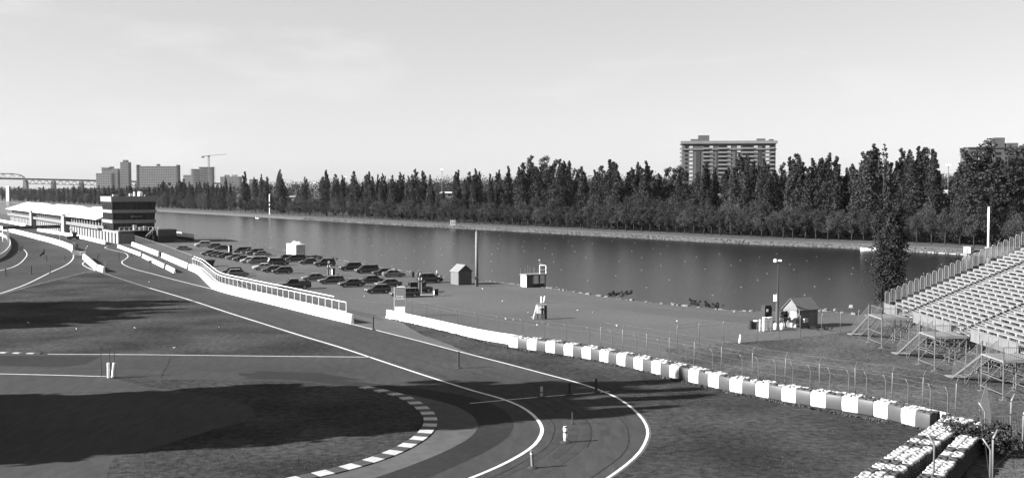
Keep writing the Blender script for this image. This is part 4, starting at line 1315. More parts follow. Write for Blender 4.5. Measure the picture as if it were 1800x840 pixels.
# black advertising gantry over the straight
ga, gb = G(5, 425), G(105, 424)
gan = thing('gantry', 'black banner gantry on white posts spanning the pit straight', 'gantry', ga)
ta, tb = AT(5, 397.5, ga.y), AT(106, 395.5, gb.y)
mm = MB(); mm.bar(ta - Vector((0, 0, .55)), tb - Vector((0, 0, .5)), .5, 1.05); bn = mm.build('banner', M_BLACK, gan)
for p, q in ((ga, ta), (gb, tb)):
    mm = MB(); mm.tube([p, Vector((p.x, p.y, q.z))], .14, 8); mm.build('post', M_WHITE, gan)
dirb = (tb - ta).normalized(); nrm = Vector((dirb.y, -dirb.x, 0)).normalized()
for k in range(4):
    c = ta.lerp(tb, .08 + .235 * k) - Vector((0, 0, .53)) + nrm * .27
    mm = MB()
    mm.tube([c + dirb * (.28 * math.cos(j * PI / 5)) + Vector((0, 0, .28 * math.sin(j * PI / 5))) for j in range(11)], .05, 4); mm.build('ring_emblem', M_GREY, gan)
    for j in range(6):
        mm = MB(); q = c + dirb * (.6 + j * .27); mm.bar(q - Vector((0, 0, .13)), q + Vector((0, 0, .13 + .05 * (j % 2))), .15, .03); mm.build('lettering', M_GREY, gan)

# wheeled loader parked in the pit lane
ld = thing('telehandler', 'small dark wheeled loader with raised white boom before the pit garages', 'loader', G(130, 421), .5)
lbox('chassis', (-1.8, -.8, .5), (1.8, .8, 1.2), M_BLACK, ld); lbox('cab', (-.5, -.75, 1.2), (.8, .1, 2.5), M_GLASS, ld)
mm = MB(); mm.bar((1.3, .45, 1.4), (-1.3, .45, 3.9), .35); mm.build('boom', M_WHITE, ld, local=True)
lbox('bucket', (-2.4, -.9, .3), (-1.85, .9, .9), M_DGREY, ld)
for x in (-1.2, 1.2):
    for y in (-.95, .95):
        mm = MB(); mm.tube([(x, y - .18, .5), (x, y + .18, .5)], .5, 12); w_ = mm.build('wheel', M_BLACK, ld, local=True)
        mm = MB(); mm.tube([(x, y - .2, .5), (x, y + .2, .5)], .24, 10); mm.build('rim', M_GREY, w_, local=True)
# white marshal post and blocks at the tip of the pit wall
mp_ = thing('marshal_post', 'pale marshal post at the end of the pit wall on white blocks', 'post', G(132, 448), .3)
lbox('block', (-.7, -.5, 0), (.7, .5, 1.2), M_WALL, mp_); lbox('cabinet', (-.6, -.4, 1.21), (.0, .4, 3.1), M_OFFW, mp_); lbox('screen', (.3, -.2, 1.21), (.9, .2, 2.9), M_GREY, mp_)
bk = thing('concrete_block', 'two white concrete blocks beside the marshal post', 'barrier', G(139, 449), .3)
lbox('block', (-.5, -.4, 0), (.5, .4, 1.0), M_WALL, bk); lbox('block', (.65, -.7, 0), (1.6, .1, 1.0), M_WALL, bk)
bs = thing('black_sign', 'black square board standing on the curve at the far left', 'sign', G(36.5, 443), 0)
lbox('board', (-.75, -.04, .35), (.75, .04, 1.75), M_BLACK, bs); lbox('leg', (-.6, -.03, 0), (-.52, .03, .35), M_STEEL, bs); lbox('leg', (.52, -.03, 0), (.6, .03, .35), M_STEEL, bs)

# ================================================================== HUTS, POLES, SIGNS
def gable(name, label, loc, wx, wy, hw, hr, ridge, mw, mg, mr, rz=E_RZ, over=.18):
    """wx along local x, wy along local y; ridge 'x' or 'y'"""
    o = thing(name, label, 'shed', loc, rz)
    lbox('wall', (0, 0, 0), (wx, wy, hw), mw, o)
    a = MB()
    if ridge == 'y':
        pl = [Vector((0, 0, hw + .002)), Vector((wx, 0, hw + .002)), Vector((wx / 2, 0, hr))]; ex = (0, wy, 0)
        sl_ = [([Vector((-over, -over, hw - .12)), Vector((wx / 2, -over, hr + .03))], (0, wy + 2 * over, 0)), ([Vector((wx + over, -over, hw - .12)), Vector((wx / 2, -over, hr + .03))], (0, wy + 2 * over, 0))]
    else:
        pl = [Vector((0, 0, hw + .002)), Vector((0, wy, hw + .002)), Vector((0, wy / 2, hr))]; ex = (wx, 0, 0)
        sl_ = [([Vector((-over, -over, hw - .12)), Vector((-over, wy / 2, hr + .03))], (wx + 2 * over, 0, 0)), ([Vector((-over, wy + over, hw - .12)), Vector((-over, wy / 2, hr + .03))], (wx + 2 * over, 0, 0))]
    a.prism(pl, ex); a.build('gable', mg, o, local=True)
    for (p, q), ex in sl_:
        r_ = MB(); t = Vector((0, 0, .09)); r_.prism([p, q, q + t, p + t], ex); r_.build('roof_slope', mr, o, local=True)
    return o
M_SHEDW = mat('shed_wall', 0.095, 0.85, 0.12, 1.0, stretch=(5, 5, .3))
M_SHEDD = mat('shed_boards', 0.075, 0.9, 0.15, 1.0, stretch=(6, 6, .3))
s1 = gable('wooden_shed', 'small gabled wooden shed beside the tall white pole at the shore', G(806, 501), 2.7, 2.9, 2.4, 3.5, 'y', M_SHEDD, M_DGREY, M_ROOF)
for k in range(8):
    lbox('board', (.02 + k * .335, -.03, .02), (.33 + k * .335, -.003, 2.35), M_SHEDD, s1)
for k in range(9):
    lbox('board', (-.03, .02 + k * .32, .02), (-.003, .31 + k * .32, 2.35), M_SHEDW, s1)
s2 = gable('garden_shed', 'pale gabled shed with grey roof beside the light mast', G(1405, 577), 3.2, 2.7, 2.25, 3.5, 'x', M_SHEDW, M_GREY, mat('shed_roof', .1, .85, .1, 2.0))
lbox('door', (-.03, .5, .05), (-.005, 1.5, 2.0), M_OFFW, s2); lbox('wall_box', (.5, -.35, .7), (1.2, -.005, 1.2), M_OFFW, s2)
lbox('side_door', (1.6, -.03, .05), (2.5, -.005, 2.0), M_GREY, s2)
pole = thing('white_pole', 'tall thick white pole at the shore beside the small shed', 'pole', G(838, 503))
mm = MB(); mm.tube([(0, 0, 0), (0, 0, 9.6)], .3, 12, True, .24); mm.build('shaft', M_GREY, pole, local=True, smooth=True)
mm = MB(); mm.tube([(0, 0, 9.61), (0, 0, 9.9)], .12, 8); mm.build('cap', M_GREY, pole, local=True); lbox('plate', (-.32, -.36, 1.2), (.1, -.31, 1.7), M_BLACK, pole)
lm = thing('light_mast', 'slim dark floodlight mast next to the pale shed', 'lamp', G(1367, 580))
mm = MB(); mm.tube([(0, 0, 0), (0, 0, 8.4)], .11, 8, True, .08); mm.build('shaft', M_BLACK, lm, local=True)
for x, s, a in ((-.4, .26, .5), (.3, .12, -.4), (.1, .12, .2)):
    mm = MB(); mm.lathe([(.02, -.15), (s * .6, -.12), (s, .12), (s * .9, .16), (.02, .14)], 12); o = mm.build('floodlight', M_WHITE, lm, local=True, smooth=True); o.location = (x, 0, 8.4); o.rotation_euler = (.9, a, 0)
mm = MB(); mm.bar((-.4, 0, 8.35), (.3, 0, 8.35), .06); mm.build('cross_arm', M_DGREY, lm, local=True)
mpst = thing('meter_pole', 'short pale service pole with white meter box beside the light mast', 'pole', G(1364.5, 578))
mm = MB(); mm.tube([(0, 0, 0), (0, 0, 4.4)], .07, 8); mm.build('shaft', M_STEEL, mpst, local=True); lbox('meter_box', (-.35, -.12, 3.4), (.0, .1, 4.2), M_WHITE, mpst)
# tanks, cabinets and bins round the mast
def cabinet(name, label, px, py, parts, cat='cabinet', rz=.3):
    o = thing(name, label, cat, G(px, py), rz)
    for nm, p, q, m in parts: lbox(nm, p, q, m, o)
    return o
cabinet('utility_cabinet', 'tall white twin utility cabinet left of the light mast', 1347, 582, [('cabinet_body', (-.45, -.2, .1), (.05, .2, 1.7), M_WHITE), ('cabinet_door', (.2, -.2, .45), (.7, .2, 1.7), M_WHITE), ('foot', (-.4, -.15, 0), (-.2, .15, .1), M_GREY), ('foot', (.4, -.15, 0), (.55, .15, .45), M_WHITE)])
cabinet('portable_toilet', 'narrow dark booth with a white badge behind the white cabinet', 1347, 566, [('booth', (-.5, -.5, 0), (.5, .5, 2.0), M_BLACK), ('roof', (-.42, -.42, 2.01), (.42, .42, 2.2), M_BLACK), ('badge', (-.25, -.54, 1.4), (.0, -.505, 1.75), M_WHITE)], 'booth')
cabinet('ballast_post', 'white slim post left of the twin cabinet behind the fence', 1336, 581, [('shaft', (-.08, -.08, 0), (.08, .08, 1.35), M_WHITE), ('arm', (.09, -.08, .5), (.6, .08, .75), M_WHITE)], 'post')
def drum(name, label, px, py, r, h, m, cat='bin', lidm=None):
    o = thing(name, label, cat, G(px, py))
    mm = MB(); mm.lathe([(r * .92, 0), (r, .05), (r, h * .33), (r * 1.04, h * .35), (r, h * .37), (r, h * .95), (r * .96, h)], 14); mm.build('drum', m, o, local=True, smooth=False)
    mm = MB(); mm.lathe([(r * 1.05, h + .002), (r * 1.05, h + .05), (r * .3, h + .1)], 14); mm.build('lid', lidm or m, o, local=True)
    return o
drum('black_barrel', 'black barrel bin at the left of the fenced service yard', 1319, 578, .36, .95, M_BLACK)
drum('grey_barrel', 'pale grey barrel beside the black barrel behind the fence', 1328, 577, .33, .9, M_GREY, lidm=M_WHITE)
drum('litter_bin', 'dark litter bin at the water edge behind the silver sedan', 725, 487, .38, 1.0, M_BLACK)
drum('litter_bin', 'dark litter bin right of the parking ticket machine', 594, 491, .36, .95, M_BLACK)
for px, py, lab in ((1363, 579, 'white gas bottle at the left foot of the light mast'), (1374, 579, 'white gas bottle between light mast and shed')):
    o = thing('gas_bottle', lab, 'bottle', G(px, py))
    mm = MB(); mm.lathe([(.18, 0), (.22, .08), (.22, .6), (.15, .75), (.06, .8)], 12); mm.build('cylinder_body', M_WHITE, o, local=True, smooth=True); mm = MB(); mm.lathe([(.07, .8), (.07, .92)], 8); mm.build('valve', M_GREY, o, local=True)
co = thing('traffic_cone', 'tall white traffic cone in the yard before the wire fence', 'cone', G(1301, 603))
mm = MB(); mm.lathe([(.2, .05), (.06, .95), (.03, .97)], 14); mm.build('cone_body', M_WHITE, co, local=True, smooth=True); lbox('base', (-.25, -.25, 0), (.25, .25, .05), M_BLACK, co)
# observation hut with roof deck
hu = thing('timing_hut', 'small timing hut with a railed roof deck at the water edge', 'hut', G(926, 505.5), E_RZ)
lbox('wall', (0, 0, 0), (1.3, 2.0, 2.1), M_DGREY, hu); lbox('pale_side', (-.03, .02, .05), (-.003, 1.98, 2.05), M_OFFW, hu)  # pale slab on the left face paints its sunlit side
lbox('deck', (-.15, -.1, 2.11), (4.1, 2.1, 2.3), M_ALUD, hu)
for x in (2.6, 3.9):
    for y in (.1, 1.9): lbox('deck_post', (x - .07, y - .07, 0), (x + .07, y + .07, 2.1), M_DGREY, hu)
for x in (0, .9, 1.9, 2.9): lbox('rail_post', (x - .03, 1.95, 2.3), (x + .03, 2.0, 3.4), M_STEEL, hu)
for x in (.2, 1.3): lbox('rail_post', (x - .03, -.05, 2.3), (x + .03, 0, 3.4), M_STEEL, hu)
for x in (2.7, 4.0): lbox('rail_post', (x - .05, -.06, 2.3), (x + .05, .04, 3.75), M_WHITE, hu)
for z in (2.95, 3.7): lbox('guard_rail', (2.7, -.05, z), (4.0, .03, z + .08), M_WHITE, hu)
lbox('guard_rail', (3.95, 0, 3.7), (4.05, 2.0, 3.78), M_WHITE, hu)
mm = MB(); mm.tube([(3.4, 1.0, 2.3), (3.4, 1.0, 4.7)], .06, 6); mm.build('mast', M_STEEL, hu, local=True); lbox('lamp', (3.2, .9, 4.55), (3.5, 1.1, 4.75), M_OFFW, hu)
lbox('low_wall', (1.35, .2, 0), (3.8, .5, .55), M_BLACK, hu)
# site trailer
trl = thing('box_trailer', 'white box trailer with two roof domes at the water edge of the car park', 'trailer', G(520, 452.5), E_RZ)
lbox('box_body', (0, 0, .5), (2.55, 6.6, 3.25), M_WHITE, trl); lbox('rear_door', (.06, -.04, .6), (2.49, -.003, 3.18), mat('trailer_door', .3, .6, .05, 1.0), trl)
for y in (1.5, 4.2):
    mm = MB(); mm.lathe([(.8, 3.26), (.75, 3.55), (.45, 3.85), (.02, 3.9)], 12, (1.3, y, 0)); mm.build('roof_dome', M_WHITE, trl, local=True, smooth=True)
mm = MB(); mm.tube([(.9, -.05, 2.6), (1.2, -.05, 2.85), (1.35, -.05, 2.55), (1.75, -.05, 2.5)], .05, 4); mm.build('logo_or_reflection', M_DGREY, trl, local=True)
for y in (2.6, 3.7):
    for x in (.05, 2.3):
        mm = MB(); mm.tube([(x, y, .42), (x + .2, y, .42)], .42, 12); mm.build('wheel', M_BLACK, trl, local=True)

def text(name, body, size, loc, rot, m, parent):
    c = bpy.data.curves.new(name, 'FONT'); c.body = body; c.size = size; c.align_x = 'CENTER'; c.align_y = 'CENTER'; c.extrude = .008
    c.materials.append(m)
    t_ = bpy.data.objects.new(name, c); me_ = bpy.data.meshes.new_from_object(t_); bpy.data.objects.remove(t_)
    o = place(me_, name, parent, True); o.location = loc; o.rotation_euler = rot
    return o
sg = thing('sign_board', 'tall grey sign board with two lines of white lettering at the wall end', 'sign', G(703, 556), .06)
lbox('panel', (-.72, -.06, 1.35), (.72, .06, 3.95), mat('sign_grey', .15, .6, .06, 1.0), sg); lbox('base_panel', (-.66, -.08, 0), (.66, .08, 1.34), M_WHITE, sg)
lbox('edge_post', (-.78, -.07, 0), (-.725, .07, 4.0), M_WHITE, sg); lbox('edge_post', (.725, -.07, 0), (.76, .07, 4.0), M_OFFW, sg); lbox('cap', (-.4, -.07, 3.955), (.7, .07, 4.05), M_WHITE, sg)
text('lettering', 'Entrée', .36, (0, -.07, 2.72), (PI / 2, 0, 0), M_WHITE, sg); text('lettering', 'interdite', .36, (0, -.07, 2.4), (PI / 2, 0, 0), M_WHITE, sg)
def pboard(px, py, h, label):
    o = thing('parking_sign', label, 'sign', G(px, py), .1)
    lbox('panel', (-.24, -.05, .5), (.24, .05, h), M_DGREY, o)
    for x in (-.24, .18):
        lbox('post', (x - .07, -.09, 0), (x + .09, .07, h - .9), M_OFFW, o)
    lbox('head', (-.3, -.06, h + .002), (.3, .06, h + .75), M_BLACK, o)
    text('lettering', 'P', .75, (0, -.07, h + .38), (PI / 2, 0, 0), M_WHITE, o)
    lbox('stripe', (-.28, -.075, h - .5), (-.14, -.06, h - .1), M_WHITE, o); lbox('stripe', (.14, -.075, h - .5), (.28, -.06, h - .1), M_WHITE, o)
pboard(578, 488.5, 2.6, 'dark parking sign board with a white P among the middle cars')
pboard(738.5, 518, 2.9, 'dark parking sign board with a white P on the kerbed island by the off-roader')
isl = thing('parking_island', 'small pale kerbed island under the parking sign near the sign board', 'kerb', G(745, 520), .1)
mm = MB(); mm.prism([Vector((-1.2, -.4, 0)), Vector((1.3, -.4, 0)), Vector((1.5, 0, 0)), Vector((1.3, .4, 0)), Vector((-1.2, .4, 0)), Vector((-1.4, 0, 0))], (0, 0, .14)); mm.build('slab', M_OFFW, isl, local=True)
def machine(px, py, label, w=.5, h=1.45):
    o = thing('ticket_machine', label, 'ticket machine', G(px, py), .5)
    lbox('body', (-w / 2, -.25, .12), (w / 2, .25, h), M_BLACK, o); lbox('pale_side', (-w / 2 - .03, -.2, .3), (-w / 2 - .002, .2, h - .15), M_WHITE, o); lbox('hood', (-w / 2 - .05, -.3, h + .002), (w / 2 + .05, .3, h + .14), M_DGREY, o); lbox('plinth', (-w / 2 - .1, -.35, 0), (w / 2 + .1, .35, .12), M_OFFW, o)
machine(586, 485, 'dark ticket machine with white side beside the middle parking sign')
machine(766, 520, 'stubby grey-topped ticket machine right of the kerbed island', .65, 1.0)
machine(405, 444, 'black ticket machine with white side among the farthest cars', .8, 1.9)
machine(746, 512, 'dark ticket machine with white stripe before the off-roader', .45, 1.5)
for px, hh, lab in ((392, 2.6, 'slim dark pole at the shore behind the far cars, left of the pair'), (397, 2.1, 'shorter slim pole at the shore behind the far cars, right of the pair')):
    o = thing('slim_pole', lab, 'pole', G(px, 430)); mm = MB(); mm.tube([(0, 0, 0), (0, 0, hh)], .07, 6, True, .05); mm.build('shaft', M_DGREY, o, local=True); lbox('base', (-.2, -.2, 0), (.2, .2, .08), M_CONC, o)
def bollard(px, py, h, r, m, label, base=True, lean=0.0, cat='bollard', name='bollard', bands=()):
    o = thing(name, label, cat, G(px, py))
    mm = MB(); mm.tube([(0, 0, .05), (lean, 0, h)], r, 8); mm.build('shaft', m, o, local=True, smooth=False)
    if base: mm = MB(); mm.lathe([(r * 3.4, 0), (r * 3.4, .05), (r * 2.2, .1), (r * 1.1, .12)], 12); mm.build('base', M_BLACK, o, local=True)
    for z0, z1, bm_ in bands:
        mm = MB(); f = lambda z: lean * (z - .05) / (h - .05); mm.tube([(f(z0), 0, z0), (f(z1), 0, z1)], r * 1.12, 8); mm.build('band', bm_, o, local=True)
    return o
for px, py, ty, r, m, lab in (
        (656, 580, 556, .13, M_BLACK, 'black delineator post in the gap between the two white walls'),
        (806, 647, 617, .13, M_BLACK, 'black delineator post standing alone on the track before the wall'),
        (1048, 689, 665, .14, M_BLACK, 'black delineator post at the right end of the cross line'),
        (1001, 694, 672, .14, M_BLACK, 'black delineator post in the middle of the cross line'),
        (987, 719, 696, .07, M_DGREY, 'thin dark delineator just below the cross line'),
        (1006, 745, 724, .05, M_DGREY, 'thinnest dark delineator in the tree shade above the white-banded post'),
        (10, 485, 471, .17, M_BLACK, 'black delineator post at the left edge on the looping line'),
        (55, 482, 467, .17, M_BLACK, 'black delineator post on the loop left of the line crossing'),
        (88.5, 480, 466, .12, M_DGREY, 'slim delineator standing on the white loop line'),
        (82, 459, 448, .15, M_BLACK, 'black delineator post in front of the slanted dark board'),
        (114, 458, 449, .14, M_BLACK, 'black delineator post left of the marshal post'),
        (209, 456, 443, .16, M_BLACK, 'black delineator post inside the S-shaped line'),
        (231.5, 451, 443, .12, M_BLACK, 'black delineator post beside the low barriers'),
        (173.5, 453, 446, .12, M_BLACK, 'small black delineator right of the divider wall, rear one of two'),
        (171.5, 456, 449, .12, M_BLACK, 'small black delineator right of the divider wall, front one of two')):
    D = G(px, py).y; bollard(px, py, (py - ty) / 1900 * D * 1.0, r * .75, m, lab, cat='delineator', name='delineator')
D = G(994, 777).y; bollard(994, 777, 29 / 1900 * D, .12, M_OFFW, 'white-banded delineator with dark marks on the hairpin', cat='delineator', name='delineator', bands=((.35, .6, M_WHITE), (.66, .72, M_DGREY), (.78, 1.0, M_WHITE), (1.02, 1.06, M_DGREY)), lean=-.03)
D = G(936, 822).y; bollard(936, 822, 31 / 1900 * D, .095, M_GREY, 'grey delineator nearest the camera on the hairpin', cat='delineator', name='delineator', lean=-.06, bands=((.85, .95, M_OFFW),))
D = G(952, 698).y; bollard(952, 698, 19 / 1900 * D, .11, M_OFFW, 'pale delineator at the left of the three on the cross line', cat='delineator', name='delineator', bands=((.4, .5, M_DGREY),))
for px, py, h, lab in ((951.5, 532.5, 1.0, 'white bollard behind the judge stand, left of the pair'), (955.5, 532, 1.0, 'slanting white bollard behind the judge stand, right of the pair')):
    bollard(px, py, h, .1, M_WHITE, lab, False, .0 if px < 953 else .2)
bollard(190.5, 664.5, 1.4, .11, M_WHITE, 'white upright bollard on the line at the lower left', False)
bollard(197.5, 664.5, 1.4, .11, M_WHITE, 'white leaning bollard on the line at the lower left', True, .16)
for px, py, h, lab in ((178.5, 662, 2.9, 'leftmost of the three thin dark rods at the lower left'), (194, 663, 2.6, 'middle thin dark rod behind the white bollards'), (202, 663, 2.9, 'rightmost of the three thin dark rods at the lower left')):
    bollard(px, py, h, .035, M_BLACK, lab, False, -.05, 'rod', 'marker_rod')
for px, lab in ((183.5, 'left thin rod of the pair right of the divider tip'), (186, 'right thin rod of the pair right of the divider tip')):
    bollard(px, 474, 2.0, .05, M_GREY, lab, True, 0, 'rod', 'marker_rod')
o = thing('small_sign', 'small dark sign on a stand between the low barriers and the line', 'sign', G(264.5, 471.5)); lbox('board', (-.35, -.04, 1.1), (.35, .04, 1.75), M_DGREY, o); lbox('post', (-.04, -.03, .05), (.04, .03, 1.1), M_BLACK, o); lbox('base', (-.35, -.3, 0), (.35, .3, .05), M_BLACK, o)
o = thing('slanted_board', 'slanted dark marker board lying against a post on the loop', 'sign', G(77, 452), .5)
mm = MB(); mm.add([(-.9, 0, .1), (.2, 0, .9), (.25, .06, 2.0), (.05, .06, 2.0), (-.05, .0, 1.4), (-1.0, 0, .5)], [(0, 1, 2, 3, 4, 5)]); mm.add([(-.9, .1, .1), (.2, .1, .9), (.25, .16, 2.0), (.05, .16, 2.0), (-.05, .1, 1.4), (-1.0, .1, .5)], [(5, 4, 3, 2, 1, 0)]); mm.build('board', M_DGREY, o, local=True); lbox('leg', (.1, .03, 0), (.18, .09, 1.0), M_BLACK, o)

# ================================================================== CARS
def paint(name, v, rough=.28):
    m = mat(name, v, rough, 0, spec=.5)
    m.node_tree.nodes['Principled BSDF'].inputs['Coat Weight'].default_value = .4
    return m
PAINT = {'black': paint('paint_black', .010), 'dark': paint('paint_dark', .03), 'grey': paint('paint_grey', .06), 'silver': paint('paint_silver', .1), 'white': paint('paint_white', .3)}
M_LAMP = mat('headlamp', .6, .15, 0, spec=.6)
M_TAIL = mat('tail_lamp', .07, .2, 0, spec=.5)
M_RIM = mat('wheel_rim', .3, .35, 0, metal=.6)
SPECS = {
    # L, W, belt z, roof z, cabin x: rear base, rear roof, front roof, front base; hood z, tail z
    'sedan':   dict(L=4.6, W=1.76, belt=.93, roof=1.42, cab=(-1.65, -.95, .45, 1.15), hood=.86, tail=.95),
    'hatch':   dict(L=4.1, W=1.72, belt=.95, roof=1.48, cab=(-1.95, -1.55, .35, 1.1), hood=.88, tail=.98),
    'wagon':   dict(L=4.7, W=1.78, belt=.95, roof=1.47, cab=(-2.2, -1.95, .45, 1.15), hood=.88, tail=.98),
    'minivan': dict(L=4.8, W=1.9, belt=1.05, roof=1.75, cab=(-2.3, -2.1, .75, 1.65), hood=.98, tail=1.1),
    'suv':     dict(L=4.7, W=1.86, belt=1.12, roof=1.78, cab=(-2.2, -1.95, .5, 1.1), hood=1.06, tail=1.14),
    'pickup':  dict(L=5.6, W=1.95, belt=1.12, roof=1.82, cab=(-.75, -.55, .75, 1.35), hood=1.08, tail=1.12),
    'jeep':    dict(L=4.1, W=1.75, belt=1.15, roof=1.85, cab=(-1.85, -1.8, .35, .6), hood=1.08, tail=1.15),
}
def car_meshes(kind):
    s = SPECS[kind]; L, W, bz, rz_ = s['L'], s['W'], s['belt'], s['roof']
    c0, c1, c2, c3 = s['cab']; hw = W / 2
    st = [(-L / 2, .42, s['tail'] - .18, .80), (-L / 2 + .12, .26, s['tail'] - .02, .94), (c0 - .02 if kind != 'pickup' else -1.2, .22, s['tail'], 1.0), (0, .20, bz, 1.0), (c3, .20, bz - .01, 1.0), (L / 2 - .75, .22, s['hood'], .97), (L / 2 - .15, .27, s['hood'] - .14, .88), (L / 2, .40, s['hood'] - .28, .74)]
    rings = []
    for x, zb, zt, k in st:
        w = hw * k; zm = zb + (zt - zb) * .55
        rings.append([Vector((x, y * w, z)) for y, z in ((-.86, zb), (-.98, zb + .1), (-1, zm), (-.95, zt - .06), (-.86, zt), (.86, zt), (.95, zt - .06), (1, zm), (.98, zb + .1), (.86, zb))])
    body = MB(); body.loft(rings)
    wx = (L * .29, -L * .29)
    r = .33 if kind in ('sedan', 'hatch', 'wagon') else .38
    if kind == 'pickup':     # open load bed: side boards above the belt
        for y in (-1, 1): body.box((-1.75, y * (hw - .06), bz + .08), (1.95, .1, .22))
        body.box((-2.72, 0, bz + .08), (.08, W - .15, .22))
    wb, wt = hw * .9, hw * .72
    gl = MB()
    gl.add([(c0, -wb, bz - .02), (c3, -wb, bz - .02), (c3, wb, bz - .02), (c0, wb, bz - .02), (c1, -wt, rz_ - .06), (c2, -wt, rz_ - .06), (c2, wt, rz_ - .06), (c1, wt, rz_ - .06)],
           [(0, 3, 2, 1), (4, 5, 6, 7), (0, 1, 5, 4), (1, 2, 6, 5), (2, 3, 7, 6), (3, 0, 4, 7)])
    rf = MB(); t = .03
    rf.loft([[Vector((c1 - t, -wt - t, rz_ - .08)), Vector((c2 + t, -wt - t, rz_ - .08)), Vector((c2 + t, wt + t, rz_ - .08)), Vector((c1 - t, wt + t, rz_ - .08))],
             [Vector((c1 + .06, -wt + .07, rz_)), Vector((c2 - .1, -wt + .07, rz_)), Vector((c2 - .1, wt - .07, rz_)), Vector((c1 + .06, wt - .07, rz_))]])
    for y in (-1, 1):
        rf.bar((c0 - .01, y * (wb + .005), bz), (c1, y * (wt + .01), rz_ - .06), .1, .08)
        rf.bar((c3, y * (wb + .005), bz), (c2, y * (wt + .01), rz_ - .06), .07, .06)
        m_ = (c1 + c2) / 2 + .05
        rf.bar((m_, y * (wb + .012), bz), (m_, y * (wt + .015), rz_ - .06), .08, .05)
        if c2 - c1 > 1.9: rf.bar((m_ - .85, y * (wb + .012), bz), (m_ - .8, y * (wt + .015), rz_ - .06), .08, .05)
    wheel = MB(); wheel.tube([(0, -.11, 0), (0, .11, 0)], r, 14)
    rim = MB(); rim.tube([(0, -.125, 0), (0, .125, 0)], r * .6, 10)
    hl = MB(); hl.box((0, 0, 0), (.08, .36, .15)); tl = MB(); tl.box((0, 0, 0), (.06, .28, .18))
    return dict(body=body.mesh('body'), glass=gl.mesh('windows', M_GLASS), roof=rf.mesh('roof'), wheel=wheel.mesh('wheel', M_BLACK), rim=rim.mesh('rim', M_RIM), hl=hl.mesh('headlight', M_LAMP), tl=tl.mesh('taillight', M_TAIL), wx=wx, r=r, s=s)
CARM = {}
def car(px, py, kind, col, head, label, k=1.0):
    if kind not in CARM: CARM[kind] = car_meshes(kind)
    c = CARM[kind]; s = c['s']
    p = G(px, py) + Vector((0.2, .75, 0))
    o = bpy.data.objects.new('parked_car' if kind not in ('pickup',) else 'pickup_truck', None); COL.objects.link(o)
    o.location = (p.x, p.y, 0.0); o.rotation_euler = (0, 0, head); o.scale = (k, k, k)
    tag(o, label, 'car' if kind != 'pickup' else 'pickup', 'cars in the car park')
    for nm, me_ in (('body', c['body']), ('roof', c['roof'])):
        q = place(me_, nm, o, True)
        if not me_.materials: me_.materials.append(None)
        q.material_slots[0].link = 'OBJECT'; q.material_slots[0].material = PAINT[col]
    place(c['glass'], 'windows', o, True)
    for x in c['wx']:
        for y in (-1, 1):
            w = place(c['wheel'], 'wheel', o, True); w.location = (x, y * (s['W'] / 2 - .1), c['r'])
            place(c['rim'], 'rim', w, True)
    for y in (-1, 1):
        q = place(c['hl'], 'headlight', o, True); q.location = (s['L'] / 2 - .05, y * s['W'] * .32, s['hood'] - .24)
        q = place(c['tl'], 'taillight', o, True); q.location = (-s['L'] / 2 + .02, y * s['W'] * .36, s['tail'] - .25)
    return o
FA, FL = math.radians(20), math.radians(200)      # nose away to the right / nose to the left
